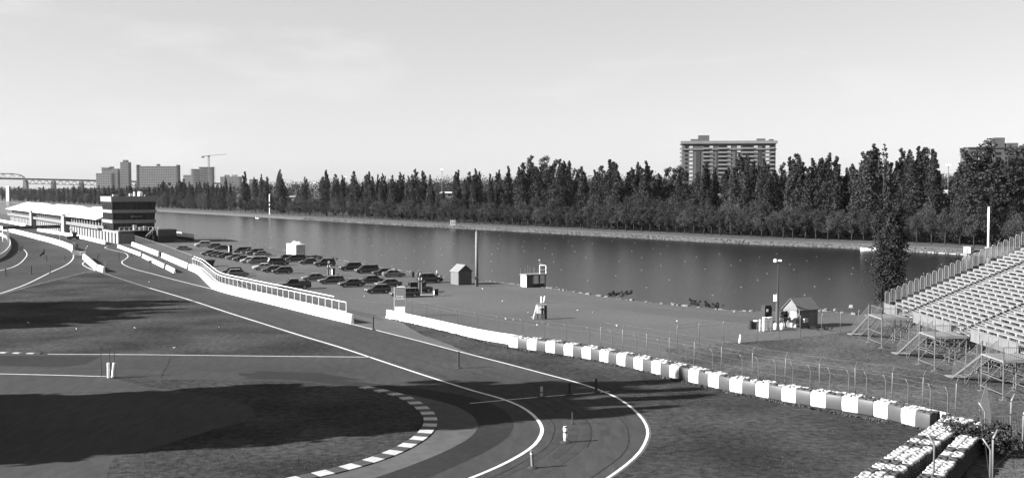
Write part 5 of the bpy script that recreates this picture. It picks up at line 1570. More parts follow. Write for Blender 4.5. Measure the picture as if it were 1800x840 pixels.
CARS = [
    (549, 494, 'sedan', 'grey', FL, 'mid grey sedan at the left end of the front row near the parking sign'),
    (579, 499, 'wagon', 'dark', FL, 'dark grey hatchback before the middle parking sign'),
    (615, 504.5, 'sedan', 'black', FL, 'black sedan third from the left in the front row'),
    (648, 498, 'sedan', 'black', FL, 'black sedan half hidden behind the dark grey saloon'),
    (680, 504.5, 'sedan', 'dark', FL, 'dark grey saloon at the right of the front row, above the black hatchback'),
    (661, 516, 'hatch', 'black', FL, 'black hatchback standing nearest the white wall, left of the sign board'),
    (709, 523, 'wagon', 'black', FL, 'black car half hidden behind the tall sign board'),
    (736, 515, 'jeep', 'black', FA, 'black off-roader with upright cab behind the parking island'),
    (753, 497.5, 'suv', 'black', FA, 'large black off-roader at the right end of the cars'),
    (614, 476, 'suv', 'black', FL, 'black car at the left end of the back row by the shore'),
    (642, 480.5, 'minivan', 'black', FL, 'long black estate in the back row by the shore'),
    (672, 484, 'sedan', 'black', FL, 'black car tucked behind the silver sedan'),
    (690, 487, 'sedan', 'silver', FA, 'silver sedan at the right end of the back row by the shore'),
    (541, 465, 'sedan', 'black', FL, 'black sedan between the black van and black off-roader in the shore row'),
    (568, 468.5, 'suv', 'black', FL, 'black off-roader behind the middle parking sign in the shore row'),
    (499, 458, 'hatch', 'black', FL, 'small black car left of the van before the white trailer'),
    (517, 460.5, 'minivan', 'black', FL, 'black van standing right before the white trailer'),
    (450, 464, 'minivan', 'silver', FL, 'silver minivan in the middle rows'),
    (435, 462.5, 'hatch', 'white', FL, 'white car left of the silver minivan'),
    (486, 467, 'minivan', 'black', FA, 'black van behind the small white sedan'),
    (460, 474.5, 'sedan', 'white', FL, 'white sedan at the left of the near three-car group'),
    (477, 479, 'sedan', 'black', FL, 'black car in the middle of the near three-car group'),
    (493, 481.5, 'hatch', 'black', FL, 'black hatchback at the right of the near three-car group'),
    (405, 482, 'hatch', 'black', FL, 'black rounded hatchback behind the curved railing'),
    (416, 486, 'hatch', 'silver', FA, 'silver small car behind the curved railing, before the black hatchback'),
    (514, 508.5, 'pickup', 'black', FL, 'black pickup truck parked close behind the railing'),
    (321, 440.5, 'sedan', 'silver', FA, 'silver sedan alone near the dark annex'),
    (354, 434, 'suv', 'white', FL, 'white car at the far left of the shore row'),
    (374, 436.5, 'hatch', 'dark', FL, 'dark car behind the low black sedan in the shore row'),
    (388, 439.5, 'sedan', 'black', FL, 'low black sedan left of the far ticket machine'),
    (366, 449, 'sedan', 'dark', FL, 'dark grey sedan at the far left of the middle row'),
    (377, 451, 'sedan', 'black', FL, 'black car second in the far middle row'),
    (386, 452.5, 'sedan', 'dark', FL, 'dark car third in the far middle row'),
    (396, 454, 'sedan', 'black', FL, 'black sedan fourth in the far middle row'),
    (411, 456.5, 'wagon', 'silver', FL, 'silver hatchback fifth in the far middle row'),
    (423, 459.5, 'sedan', 'dark', FL, 'dark car just left of the white car in the middle row'),
    (424, 445.5, 'minivan', 'black', FL, 'black van right of the far ticket machine'),
    (436, 447, 'sedan', 'dark', FL, 'dark car between the far black van and the silver cars'),
    (446, 449, 'suv', 'dark', FL, 'dark car behind the long silver sedan in the far shore row'),
    (459, 450.5, 'sedan', 'silver', FA, 'long silver sedan at the right end of the far shore row')]
CR = random.Random(5)
for px, py, kd, cl_, hd, lab in CARS:
    car(px, py, kd, cl_, hd + CR.uniform(-.05, .05), lab)
# dark skip behind the railing bend
sk = thing('skip_container', 'low black skip behind the bend of the railing', 'skip', G(360, 468), .4)
mm = MB(); mm.loft([[Vector((-1.6, -.8, 0)), Vector((1.6, -.8, 0)), Vector((1.6, .8, 0)), Vector((-1.6, .8, 0))], [Vector((-2.2, -.95, 1.35)), Vector((2.2, -.95, 1.35)), Vector((2.2, .95, 1.35)), Vector((-2.2, .95, 1.35))]]); mm.build('hopper', M_BLACK, sk, local=True)
mm = MB(); mm.tube([(-2.25, -1, 1.38), (2.25, -1, 1.38), (2.25, 1, 1.38), (-2.25, 1, 1.38), (-2.25, -1, 1.38)], .05, 5); mm.build('rim', M_DGREY, sk, local=True)

# ================================================================== PEOPLE, BIRDS, BUOYS
def cloth_mat(name, top, bottom, skin=.3, zneck=1.47, zwaist=.95):
    m = bpy.data.materials.new(name); m.use_nodes = True
    n, l = m.node_tree.nodes, m.node_tree.links
    t = n.new('ShaderNodeTexCoord'); sx = n.new('ShaderNodeSeparateXYZ'); l.new(t.outputs['Object'], sx.inputs[0])
    mr = n.new('ShaderNodeMapRange'); mr.inputs[2].default_value = 2.0; l.new(sx.outputs[2], mr.inputs[0])
    cr_ = n.new('ShaderNodeValToRGB'); cr_.color_ramp.interpolation = 'CONSTANT'
    e = cr_.color_ramp.elements
    e[0].position = 0; e[0].color = (bottom,) * 3 + (1,)
    e[1].position = zwaist / 2; e[1].color = (top,) * 3 + (1,)
    q = e.new(zneck / 2); q.color = (skin,) * 3 + (1,)
    l.new(mr.outputs[0], cr_.inputs[0]); l.new(cr_.outputs[0], n['Principled BSDF'].inputs['Base Color'])
    return m
def person(label, loc, rz, m, pose, hairm):
    """one continuous skinned body; pose gives joint positions"""
    root = thing('person', label, 'person', loc, rz)
    J = dict(pelvis=(0, 0, .95), belly=(0, 0, 1.12), chest=(0, 0, 1.34), neck=(0, 0, 1.5), jaw=(0, -.03, 1.58), head=(0, -.01, 1.68), crown=(0, .01, 1.77),
             shl=(-.18, 0, 1.42), ell=(-.25, .02, 1.14), wrl=(-.24, -.1, .9), hal=(-.23, -.14, .82), shr=(.18, 0, 1.42), elr=(.25, .02, 1.14), wrr=(.24, -.1, .9), har=(.23, -.14, .82),
             hil=(-.1, 0, .9), knl=(-.12, -.03, .5), anl=(-.12, .02, .09), tol=(-.13, -.16, .04), hir=(.1, 0, .9), knr=(.12, -.03, .5), anr=(.12, .02, .09), tor=(.13, -.16, .04))
    J.update(pose)
    R = dict(pelvis=.15, belly=.14, chest=.16, neck=.06, jaw=.075, head=.1, crown=.06, sh=.075, el=.05, wr=.035, ha=.045, hi=.095, kn=.065, an=.045, to=.04)
    names = list(J); idx = {k: i for i, k in enumerate(names)}
    ed = [('pelvis', 'belly'), ('belly', 'chest'), ('chest', 'neck'), ('neck', 'jaw'), ('jaw', 'head'), ('head', 'crown')]
    for s in 'lr': ed += [('chest', 'sh' + s), ('sh' + s, 'el' + s), ('el' + s, 'wr' + s), ('wr' + s, 'ha' + s), ('pelvis', 'hi' + s), ('hi' + s, 'kn' + s), ('kn' + s, 'an' + s), ('an' + s, 'to' + s)]
    me_ = bpy.data.meshes.new('body'); me_.from_pydata([J[k] for k in names], [(idx[a], idx[b]) for a, b in ed], [])
    me_.materials.append(m)
    o = place(me_, 'body', root, True)
    o.modifiers.new('skin', 'SKIN'); ss = o.modifiers.new('sub', 'SUBSURF'); ss.levels = ss.render_levels = 1
    for k in names:
        rr = R.get(k) or R[k[:2]]
        sv = me_.skin_vertices[0].data[idx[k]]; sv.radius = (rr, rr); sv.use_root = (k == 'pelvis')
    h = J['head']; mm = MB(); mm.lathe([(.02, .13), (.08, .11), (.115, .03), (.11, -.04)], 10, h); mm.build('hair', hairm, root, local=True, smooth=True)
    return root
M_P1 = cloth_mat('dark_clothes', .02, .015); M_P2 = cloth_mat('pale_shirt', .5, .03); M_HAIR = mat('hair', .02, .7, 0)
person('person in dark clothes standing at the white judge stand', G(953, 561), .4, M_P1, dict(ell=(-.3, -.12, 1.2), wrl=(-.2, -.32, 1.3), hal=(-.17, -.38, 1.33)), M_HAIR)
person('person in dark clothes standing behind the large black off-roader', G(768, 492), 2.6, M_P1, dict(elr=(.3, -.14, 1.2), wrr=(.15, -.3, 1.32), har=(.12, -.34, 1.36)), mat('cap', .5, .7, 0))
# judge stand: white board on legs with a leaning strut
js = thing('judge_stand', 'white judge stand board on legs with a leaning strut on the lot', 'stand', G(951, 560.5), .15)
lbox('board', (-.55, -.12, .75), (.35, .12, 1.85), M_WHITE, js); lbox('side_board', (.45, -.25, .0), (.75, .25, 1.85), M_BLACK, js); lbox('top_rail', (-.6, -.15, 1.86), (.78, .15, 1.93), M_OFFW, js)
for x in (-.5, .2): lbox('leg', (x, -.1, 0), (x + .1, .1, .74), M_DGREY, js)
mm = MB(); mm.bar((-1.1, -.2, .05), (-.58, 0, 1.8), .1); mm.build('strut', M_WHITE, js, local=True)
# cyclist on the pit exit road
cy = thing('bicycle', 'bicycle ridden on the pit exit road left of the tower', 'bicycle', G(152.5, 443.5), 1.1)
for x in (-.52, .52):
    mm = MB(); mm.tube([(x + .33 * math.cos(a * PI / 8), 0, .34 + .33 * math.sin(a * PI / 8)) for a in range(17)], .025, 5); mm.build('wheel', M_BLACK, cy, local=True)
mm = MB()
for a, b in (((-.52, 0, .34), (-.1, 0, .3)), ((-.1, 0, .3), (-.2, 0, .85)), ((-.2, 0, .85), (-.52, 0, .34)), ((-.1, 0, .3), (.38, 0, .85)), ((-.18, 0, .78), (.36, 0, .8)), ((.38, 0, .95), (.52, 0, .34))): mm.bar(a, b, .035)
mm.build('frame', M_GREY, cy, local=True); lbox('saddle', (-.32, -.07, .86), (-.08, .07, .92), M_BLACK, cy); lbox('handlebar', (.36, -.24, .95), (.42, .24, .99), M_DGREY, cy)
person('cyclist in dark clothes with a white helmet left of the tower', G(152.5, 443.5), 1.1 + PI / 2, M_P1, dict(pelvis=(0, .2, .98), belly=(0, .1, 1.14), chest=(0, -.06, 1.32), neck=(0, -.17, 1.45), jaw=(0, -.24, 1.52), head=(0, -.24, 1.62), crown=(0, -.22, 1.7), shl=(-.18, -.08, 1.38), ell=(-.24, -.22, 1.15), wrl=(-.22, -.36, 1.02), hal=(-.22, -.42, 1.0), shr=(.18, -.08, 1.38), elr=(.24, -.22, 1.15), wrr=(.22, -.36, 1.02), har=(.22, -.42, 1.0), hil=(-.1, .18, .94), knl=(-.11, -.16, .68), anl=(-.11, .1, .2), tol=(-.11, -.06, .16), hir=(.1, .18, .94), knr=(.11, -.1, .8), anr=(.11, .1, .44), tor=(.11, -.06, .4)), M_WHITE)
# gulls on the lot and the grass
gb = MB()
rings = []
for x, r_, z in ((-.26, .01, .13), (-.14, .05, .13), (-.02, .085, .14), (.08, .075, .16), (.14, .045, .2), (.18, .05, .25), (.22, .04, .26), (.25, .012, .25), (.29, .004, .245)):
    rings.append([Vector((x, r_ * math.cos(a * PI / 4), z + r_ * math.sin(a * PI / 4))) for a in range(8)])
gb.loft(rings)
for y in (-.03, .03): gb.tube([(0, y, 0), (0, y, .1)], .008, 4)
gull_me = gb.mesh('gull', M_WHITE, True)
gw = MB()
for y in (-1, 1): gw.add([(-.3, y * .03, .15), (-.05, y * .092, .17), (.08, y * .085, .18), (-.02, y * .075, .21)], [(0, 1, 2, 3)])
gw_me = gw.mesh('wing', M_GREY)
for i, (px, py) in enumerate([(848, 508), (883, 530), (889, 561), (902, 563), (928, 550), (935, 558), (944, 572), (964, 571.5), (1015, 546), (1042, 549.5), (1084, 573), (1190, 565), (640, 521), (50, 568), (134, 579), (237, 577), (385, 576), (262, 496), (1290, 548.5), (306, 612)]):
    o = bpy.data.objects.new('gull', None); COL.objects.link(o); o.location = G(px, py, .01); o.rotation_euler = (0, 0, CR.uniform(0, 6.28)); o.scale = (.55,) * 3
    tag(o, 'white gull resting on the ground, %s of the scattered gulls counted from the shore pole' % nth(i), 'bird', 'gulls scattered over the lot and grass')
    place(gull_me, 'body', o, True); place(gw_me, 'wings', o, True)
# lane buoys of the rowing basin
bm_ = MB(); bm_.lathe([(.02, -.12), (.2, -.08), (.27, .05), (.2, .2), (.03, .27)], 10); buoy_me = bm_.mesh('buoy', M_CONC, True)
bm2 = MB(); bm2.lathe([(.28, .02), (.285, .06), (.28, .1)], 10); band_me = bm2.mesh('band', M_GREY)
i = 0
BR = random.Random(9)
for lane in range(9):
    for v in range(60, 420, 17):
        u = u_near(v) + 9 + lane * 14.5
        if u > u_far(v) - 3: continue
        if BR.random() < .12: continue
        p = UV(u + BR.uniform(-.6, .6), v + BR.uniform(-2, 2) + (lane % 2) * 8, WATER_Z)
        o = bpy.data.objects.new('lane_buoy', None); COL.objects.link(o); o.location = p
        tag(o, 'small round white lane buoy floating on the rowing basin', 'buoy', 'lane buoys on the rowing basin')
        o.scale = (.5,) * 3
        place(buoy_me, 'float', o, True); place(band_me, 'band', o, True); i += 1
# low shrubs and weeds along the near shore, the bush at the tyre corner and by the shed
def bush(px, py, w, h, label, lm, n=700, s=.22, z=0.0, seed=1):
    r = random.Random(seed); mb = MB(); tb = MB()
    for k in range(16):
        c = Vector((r.gauss(0, w * .28), r.gauss(0, w * .28), h * r.uniform(.25, .8)))
        clump(mb, c, min(w, h) * r.uniform(.18, .3), n // 16, s, r)
        if k % 2 == 0: limb(tb, (0, 0, -.05), c, .04, .012, r)
    o = thing('bush', label, 'bush', G(px, py, z))
    mb.build('foliage', lm, o, local=True, fix=False); tb.build('stem', M_TRUNK, o, local=True)
    return o
bush(1716, 800, 2.6, 2.5, 'scraggly bush growing among the tyre walls in the corner', M_LEAF2, 1300, .2, 0, 3)
bush(1752, 795, 3.2, 2.0, 'dark low bush in shade right of the mesh panel', M_LEAF, 1500, .25, 0, 4)
bush(1381, 577, 1.1, 2.7, 'tall dark bush hugging the left corner of the pale shed', M_LEAF, 800, .18, 0, 5)
for i, (px, py, w, h, lab) in enumerate([(1092, 521, 3.2, 1.0, 'low dark bush on the near shore edge, middle of the basin'), (1226, 537, 2.2, .9, 'left one of two low bushes on the near shore'), (1257, 541, 2.4, .8, 'right one of two low bushes on the near shore'), (1440, 580, 2.2, .5, 'weeds at the foot of the pale shed'), (545, 456, 5, 1.0, 'low hedge right of the white trailer'), (576, 458, 5, 1.1, 'second low hedge right of the white trailer'), (1075, 520, 1.8, .5, 'smallest shore weed patch left of the low dark bush')]):
    bush(px, py, w, h, lab, M_LEAF2, 600, .2, -.05, 20 + i)

# ================================================================== FAR BANK FURNITURE, DOCKS
sb = thing('distance_board', 'white distance board with dark figures on the far bank', 'sign', AT(796, 404, u_line(2.5)[0].y) if False else at_column(u_line(1.5), 796))
Db = sb.location.y; sc_ = Db / 1900
sb.location.z = -.6
lbox('board', (-4.7 * sc_, -.1, .6), (4.7 * sc_, .1, .6 + 9.5 * sc_), M_OFFW, sb)
for x in (-3.5, 3.5): lbox('post', (x * sc_ - .08, -.08, 0), (x * sc_ + .08, .08, .6), M_DGREY, sb)
text('lettering', '1R', 9 * sc_, (.4 * sc_, -.12, .6 + 4.6 * sc_), (PI / 2, 0, 0), M_GREY, sb)
def far_pole(px, off, ybase, ytop, r, label, name='lamp_pole', m=M_WHITE, bands=0, lamp=True):
    p = at_column(u_line(off), px); o = thing(name, label, 'pole', p)
    h = AT(px, ytop, p.y).z - p.z
    mm = MB(); mm.tube([(0, 0, 0), (0, 0, h)], r, 8); mm.build('shaft', m, o, local=True)
    for k in range(bands):
        mm = MB(); z0 = h * (.34 + .2 * k); mm.tube([(0, 0, z0), (0, 0, z0 + h * .1)], r * 1.05, 8); mm.build('band', M_BLACK, o, local=True)
    if lamp: lbox('lamp_head', (-.2, -.5, h), (.9, .4, h + .5), M_OFFW, o)
    mm = MB(); mm.box((0, 0, .1), (1.6, 1.0, .2)); mm.build('base', M_OFFW, o, local=True)
far_pole(474, 14, 375, 342, .3, 'white pole with dark bands and a lamp on the far bank, left', bands=2)
far_pole(1737, 16, 426, 364, .28, 'tall plain white pole on the far bank above the grandstand rails', lamp=False)
# docks and boats moored along the far bank at the right
def water_pt(px, py): return G(px, py, WATER_Z)
for i in range(6):
    a = water_pt(1588 + i * 19.5, 441.8 + i * 1.15); b = water_pt(1588 + (i + 1) * 19.5 - 2.0, 441.8 + (i + 1) * 1.15 - .1)
    o = thing('dock_section', 'white floating dock section, %s from the left of the far dock' % nth(i), 'dock', a, 0, 'floating dock along the far bank')
    s_ = N * 1.6
    mm = MB(); mm.prism([a, b, b + s_, a + s_], (0, 0, .28)); mm.build('pontoon', M_CONC, o)
    for q in (a.lerp(b, .1), a.lerp(b, .9)):
        mm = MB(); mm.tube([q - N * .1 + Vector((0, 0, -.3)), q - N * .1 + Vector((0, 0, .45))], .12, 6); mm.build('fender', M_BLACK, o)
def boat(px, py, L, label, rz):
    o = thing('motor_boat', label, 'boat', water_pt(px, py), rz)
    mm = MB(); rings = []
    for x, w, zt in ((-.5, .16, .5), (-.3, .19, .48), (.0, .2, .5), (.3, .13, .6), (.5, .01, .72)):
        rings.append([Vector((x * L, -w * L, zt)), Vector((x * L, -w * L * .6, -.1)), Vector((x * L, w * L * .6, -.1)), Vector((x * L, w * L, zt))])
    mm.loft(rings); mm.build('hull', M_WHITE, o, local=True)
    lbox('windscreen', (.02 * L, -.14 * L, .5), (.1 * L, .14 * L, .95), M_GLASS, o); lbox('outboard', (-.56 * L, -.2, .2), (-.5 * L, .2, .9), M_BLACK, o); lbox('seat', (-.3 * L, -.12 * L, .51), (-.18 * L, .12 * L, .75), M_OFFW, o)
boat(1530, 439.5, 6.0, 'white motor boat moored left of the lone poplar', 2.6)
boat(1641, 443.2, 5.5, 'white motor boat lying at the far dock', 2.6)
boat(453, 384, 6.5, 'white boat at the far bank below the banded pole', 2.2)
fb = thing('dock_cabin', 'small white cabin at the right end of the far dock', 'hut', at_column(u_line(0), 1706), E_RZ)
lbox('wall', (0, 0, -.8), (1.8, 2.2, .9), M_OFFW, fb); lbox('roof', (-.15, -.15, .901), (1.95, 2.35, 1.05), M_CONC, fb); lbox('door', (-.03, .6, -.7), (-.003, 1.4, .75), M_GREY, fb)

# ================================================================== FAR BUILDINGS
def block_px(name, label, x0, x1, ytop, D, depth, floors, m, cat='building', rz=0.0, ground=8.0, cols_=0, band=True, wm=None):
    a, b = AT(x0, ytop, D), AT(x1, ytop, D)
    h = a.z - ground; w = b.x - a.x
    o = thing(name, label, cat, ((a.x + b.x) / 2, D + depth / 2, ground), rz)
    lbox('wall', (-w / 2, -depth / 2, -6), (w / 2, depth / 2, h), m, o)
    fh = h / floors
    if cols_:
        cw = w / cols_
        mm = MB(); mm.bbox((-cw * .3, -.35, -fh * .25), (cw * .3, -.05, fh * .28)); wme = mm.mesh('window', wm or M_GLASS)
        for i in range(floors):
            for j in range(cols_):
                q = place(wme, 'window', o, True); q.location = (-w / 2 + cw * (j + .5), -depth / 2, fh * (i + .5))
    elif band:
        for i in range(1, floors):
            lbox('floor_band', (-w / 2 - .4, -depth / 2 - .5, fh * i - fh * .16), (w / 2 + .4, -depth / 2 - .02, fh * i + fh * .16), M_GREY, o)
    return o, w, h
M_F = M_FACADE
DF = 2600
o, w, h = block_px('slab_block', 'wide slab apartment block with end piers on the far left skyline', 242, 310, 292, DF, 20, 11, M_F, cols_=22, wm=M_DGREY)
lbox('end_pier', (-w / 2 - 3, -11, -6), (-w / 2, 11, h + 3), M_DGREY, o); lbox('end_pier', (w / 2, -11, -6), (w / 2 + 3, 11, h + 3), M_DGREY, o); lbox('lift_house', (-3, -5, h), (3, 5, h + 5), M_DGREY, o)
o, w, h = block_px('tower_block', 'slender tower block, tallest on the far left skyline', 211, 225.5, 285, DF, 20, 18, M_F, cols_=6, wm=M_DGREY); lbox('lift_house', (-w * .25, -5, h), (w * .25, 5, h + 5), M_DGREY, o)
o, w, h = block_px('stepped_block', 'stepped apartment block, tall middle part left of the slender tower', 178.5, 207, 296.5, DF, 22, 14, M_F, cols_=9, wm=M_DGREY); lbox('lift_house', (-2, -5, h), (5, 5, h + 5), M_DGREY, o); lbox('upper_wing', (-w / 2, -12.5, h), (-2, 9, h + 3.5), M_F, o)
o, w, h = block_px('low_block', 'low rounded apartment wing at the left of the stepped block', 168.5, 196, 304.5, DF - 40, 20, 9, M_F, cols_=7, wm=M_DGREY)
o, w, h = block_px('building_shell', 'unfinished concrete building under the tower crane', 350, 372, 294, DF, 22, 11, M_FACADE2, band=False)
for i in range(12): lbox('floor_slab', (-w / 2 - 2, -14, h * i / 11 - .7), (w / 2 + 3, 12, h * i / 11 + .7), M_CONC, o)
o, w, h = block_px('building_shell', 'lower unfinished concrete wing left of the crane building', 336, 349, 297.5, DF, 22, 10, M_FACADE2, band=False)
for i in range(11): lbox('floor_slab', (-w / 2 - 2, -14, h * i / 10 - .6), (w / 2, 12, h * i / 10 + .6), M_CONC, o)
o, w, h = block_px('pale_building', 'pale low building left of the unfinished wing', 322, 338, 307.5, DF + 60, 20, 6, M_CONC, cols_=6, wm=M_GREY)
o, w, h = block_px('grey_block', 'grey apartment block right of the crane, behind the poplars', 387, 421, 310.5, DF, 24, 9, M_F, cols_=12, wm=M_DGREY); lbox('lift_house', (-w * .32, -5, h), (-w * .1, 5, h + 4), M_F, o); lbox('lift_house', (w * .05, -5, h), (w * .3, 5, h + 4.5), M_F, o)
o, w, h = block_px('grey_block', 'smaller grey block between the two leftmost tall poplars', 438, 450, 315, DF - 300, 20, 7, M_F, cols_=5, wm=M_DGREY)
# tower crane
p = AT(373, 330, DF); cr_ = thing('tower_crane', 'tower crane with long jib over the unfinished building', 'crane', (p.x, DF - 30, 8))
def zz(px, py): return AT(px, py, DF)
mm = MB(); top = zz(373, 273.5); base = Vector((top.x, DF - 30, 8))
for dx in (-1.6, 1.6):
    for dy in (-1.6, 1.6): mm.bar((top.x + dx, DF - 30 + dy, 8), (top.x + dx, DF - 30 + dy, top.z), .6)
for k in range(16):
    z0 = 8 + (top.z - 8) * k / 16; z1 = 8 + (top.z - 8) * (k + 1) / 16; s_ = 1 if k % 2 else -1
    mm.bar((top.x - 1.6 * s_, DF - 31.6, z0), (top.x + 1.6 * s_, DF - 31.6, z1), .4)
mm.build('mast', M_GREY, cr_)
mm = MB(); a, b, c = zz(363, 275.8), zz(373, 274.6), zz(405, 271.8)
for q in (a, b, c): q.y = DF - 30
mm.bar(a, b, 1.6); mm.bar(b, c, 1.2, 1.0); mm.build('jib', M_GREY, cr_)
mm = MB(); mm.box(a + Vector((0, 0, -1.5)), (6, 2, 4)); mm.build('counterweight', M_DGREY, cr_)
mm = MB(); mm.box(b + Vector((0, 0, -2)), (3, 3, 4)); mm.build('cab', M_OFFW, cr_)

# steel truss bridge
br = thing('truss_bridge', 'long steel truss bridge with an arched span at the far left', 'bridge', AT(45, 334, 2700))
M_BR = mat('bridge_steel', .09, .8, .1, .05)
def bp(px, py): return AT(px, py, 2650 + px * .8)
dk0, dk1 = (-70, 312.2), (420, 323.5)
def deck_y(px): return 312.2 + (px + 70) * (323.5 - 312.2) / 490
mm = MB(); mm.bar(bp(-70, 312.2), bp(420, 323.5), 14, 4.2); mm.build('deck', M_BR, br)
piers = [-52, 45, 94, 143, 192, 241, 290, 339]
for px in piers:
    t = bp(px, deck_y(px)); mm = MB(); mm.loft([[Vector((t.x + i * 5.5, t.y + j * 8, -2)) for i, j in ((-1, -1), (1, -1), (1, 1), (-1, 1))], [Vector((t.x + i * 4, t.y + j * 6, t.z - 3)) for i, j in ((-1, -1), (1, -1), (1, 1), (-1, 1))]]); mm.build('pier', M_BR, br)
for a_, b_ in zip(piers[1:-1], piers[2:]):
    n = 8; mm = MB(); lows = []
    for k in range(n + 1):
        px = a_ + (b_ - a_) * k / n; top = bp(px, deck_y(px) + .8)
        if k % 2 == 1 or k in (0, n):
            pass
    pts = []
    for k in range(n + 1):
        px = a_ + (b_ - a_) * k / n
        pts.append(bp(px, deck_y(px) + (1.0 if k % 2 == 0 else 8.2)))
    for p, q in zip(pts, pts[1:]): mm.bar(p, q, 1.3)
    lo = [q for k, q in enumerate(pts) if k % 2]
    for p, q in zip(lo, lo[1:]): mm.bar(p, q, 1.3)
    mm.bar(bp(a_ + 1, deck_y(a_) + 4), lo[0], 1.2); mm.bar(lo[-1], bp(b_ - 1, deck_y(b_) + 4), 1.2)
    mm.build('deck_truss', M_BR, br)
arch = [(-50, 311.5), (-36, 307.5), (-20, 305.8), (-7, 305.4), (6, 305.4), (21, 305.6), (36, 307.6), (44, 312.5)]
mm = MB()
ap = [bp(*q) for q in arch]
for p, q in zip(ap, ap[1:]): mm.bar(p, q, 2.0)
for k, q in enumerate(arch[1:-1]):
    mm.bar(bp(*q), bp(q[0] - 7, deck_y(q[0] - 7)), .9); mm.bar(bp(*q), bp(q[0] + 7, deck_y(q[0] + 7)), .9); mm.bar(bp(*q), bp(q[0], deck_y(q[0])), .7)
mm.build('arch_truss', M_BR, br)
py_ = thing('white_pylon', 'white pylon on the far bank at the left picture edge', 'pylon', at_column(u_line(12, 0, 2600, 20), 14))
hh = AT(14, 327, py_.location.y).z
lbox('shaft', (-2.0, -1.5, 0), (2.2, 1.5, hh), M_WHITE, py_); lbox('painted_shade_side', (2.21, -1.4, 0), (3.4, 1.4, hh - .5), M_DGREY, py_)  # dark grey slab paints the unlit side of the pylon

# large apartment block right, standing well behind the far bank
DA = 800
a, b = AT(1204, 249, DA), AT(1366, 249, DA)
gz = 8.0
ap_ = thing('apartment_block', 'large twelve-storey balconied apartment block rising behind the poplars', 'building', ((a.x + b.x) / 2, DA + 12, gz), 0)
W_, H_ = b.x - a.x, a.z - gz - 1.5
rz_ap = -.12
ap_.rotation_euler = (0, 0, rz_ap)
M_APT = mat('apartment_brick', .06, .9, .1, .2); M_APB = mat('apartment_concrete', .12, .85, .1, .3); M_APW = mat('apartment_panel', .25, .8, .1, .5)
lbox('wall', (-W_ / 2, -10, -4), (W_ / 2, 10, H_), M_APT, ap_)
lbox('parapet', (-W_ / 2 - 1.2, -11.4, H_ + .01), (W_ / 2 + 1.2, 11.2, H_ + 2.1), M_APB, ap_)
lbox('top_storey_band', (-W_ / 2 - .6, -10.9, H_ - 4.4), (W_ / 2 + .6, -10.01, H_ - 3.7), M_APB, ap_)
lbox('lift_house', (-W_ / 2 + 12, -6, H_ + 2.11), (-W_ / 2 + 20, 4, H_ + 6.5), M_APT, ap_); lbox('lift_house', (-W_ / 2 + 6.5, -5, H_ + 2.11), (-W_ / 2 + 11.9, 4, H_ + 3.8), M_APT, ap_); lbox('roof_plant', (W_ / 2 - 13, -5, H_ + 2.11), (W_ / 2 - 7, 4, H_ + 3.9), M_APT, ap_); lbox('roof_plant', (W_ / 2 - 4, -5, H_ + 2.11), (W_ / 2 - 1, 2, H_ + 3.4), M_DGREY, ap_)
nf = 14; fh = (H_ - 1) / nf
# facade rhythm from left to right: share of width, kind
rhy = [(.06, 'brick'), (.05, 'panel'), (.03, 'brick'), (.05, 'slot'), (.03, 'brick'), (.07, 'balc'), (.05, 'panel'), (.03, 'brick'), (.02, 'slot'), (.10, 'balc'), (.05, 'panel'), (.04, 'brick'), (.02, 'slot'), (.05, 'panel'), (.14, 'balc'), (.05, 'panel'), (.03, 'slot'), (.05, 'brick'), (.05, 'panel'), (.05, 'balc')]
tot = sum(q for q, _ in rhy); x = -W_ / 2 + 1.0
for wd, kd in rhy:
    ww = (W_ - 2) * wd / tot
    if kd == 'slot': lbox('recess_shade', (x, -10.25, -2), (x + ww, -10.02, H_ - 4.5), M_BLACK, ap_)  # black strip on the wall front paints the shade of a slot
    for i in range(4, nf):
        z0 = i * fh
        if kd == 'panel':
            lbox('window', (x + ww * .1, -10.2, z0 + fh * .25), (x + ww * .9, -10.02, z0 + fh * .85), M_APW if i % 3 else M_OFFW, ap_)
        elif kd == 'balc':
            bl = lbox('balcony', (x, -11.6, z0 + fh * .02), (x + ww, -11.45, z0 + fh * .42), M_APB, ap_)
            lbox('balcony_slab', (x, -11.44, z0), (x + ww, -10.02, z0 + fh * .1), M_APB, bl)
            lbox('balcony_door', (x + ww * .1, -10.15, z0 + fh * .14), (x + ww * .9, -10.02, z0 + fh * .9), M_GLASS, ap_)
        elif kd == 'slot':
            pass
        elif wd > .04:
            lbox('window', (x + ww * .3, -10.2, z0 + fh * .3), (x + ww * .7, -10.02, z0 + fh * .8), M_GLASS, ap_)
    x += ww
for i in range(4, nf):                                   # side balconies on the left end
    lbox('side_balcony', (-W_ / 2 - 1.6, -8, i * fh), (-W_ / 2 - .02, -2, i * fh + fh * .4), M_APB, ap_)
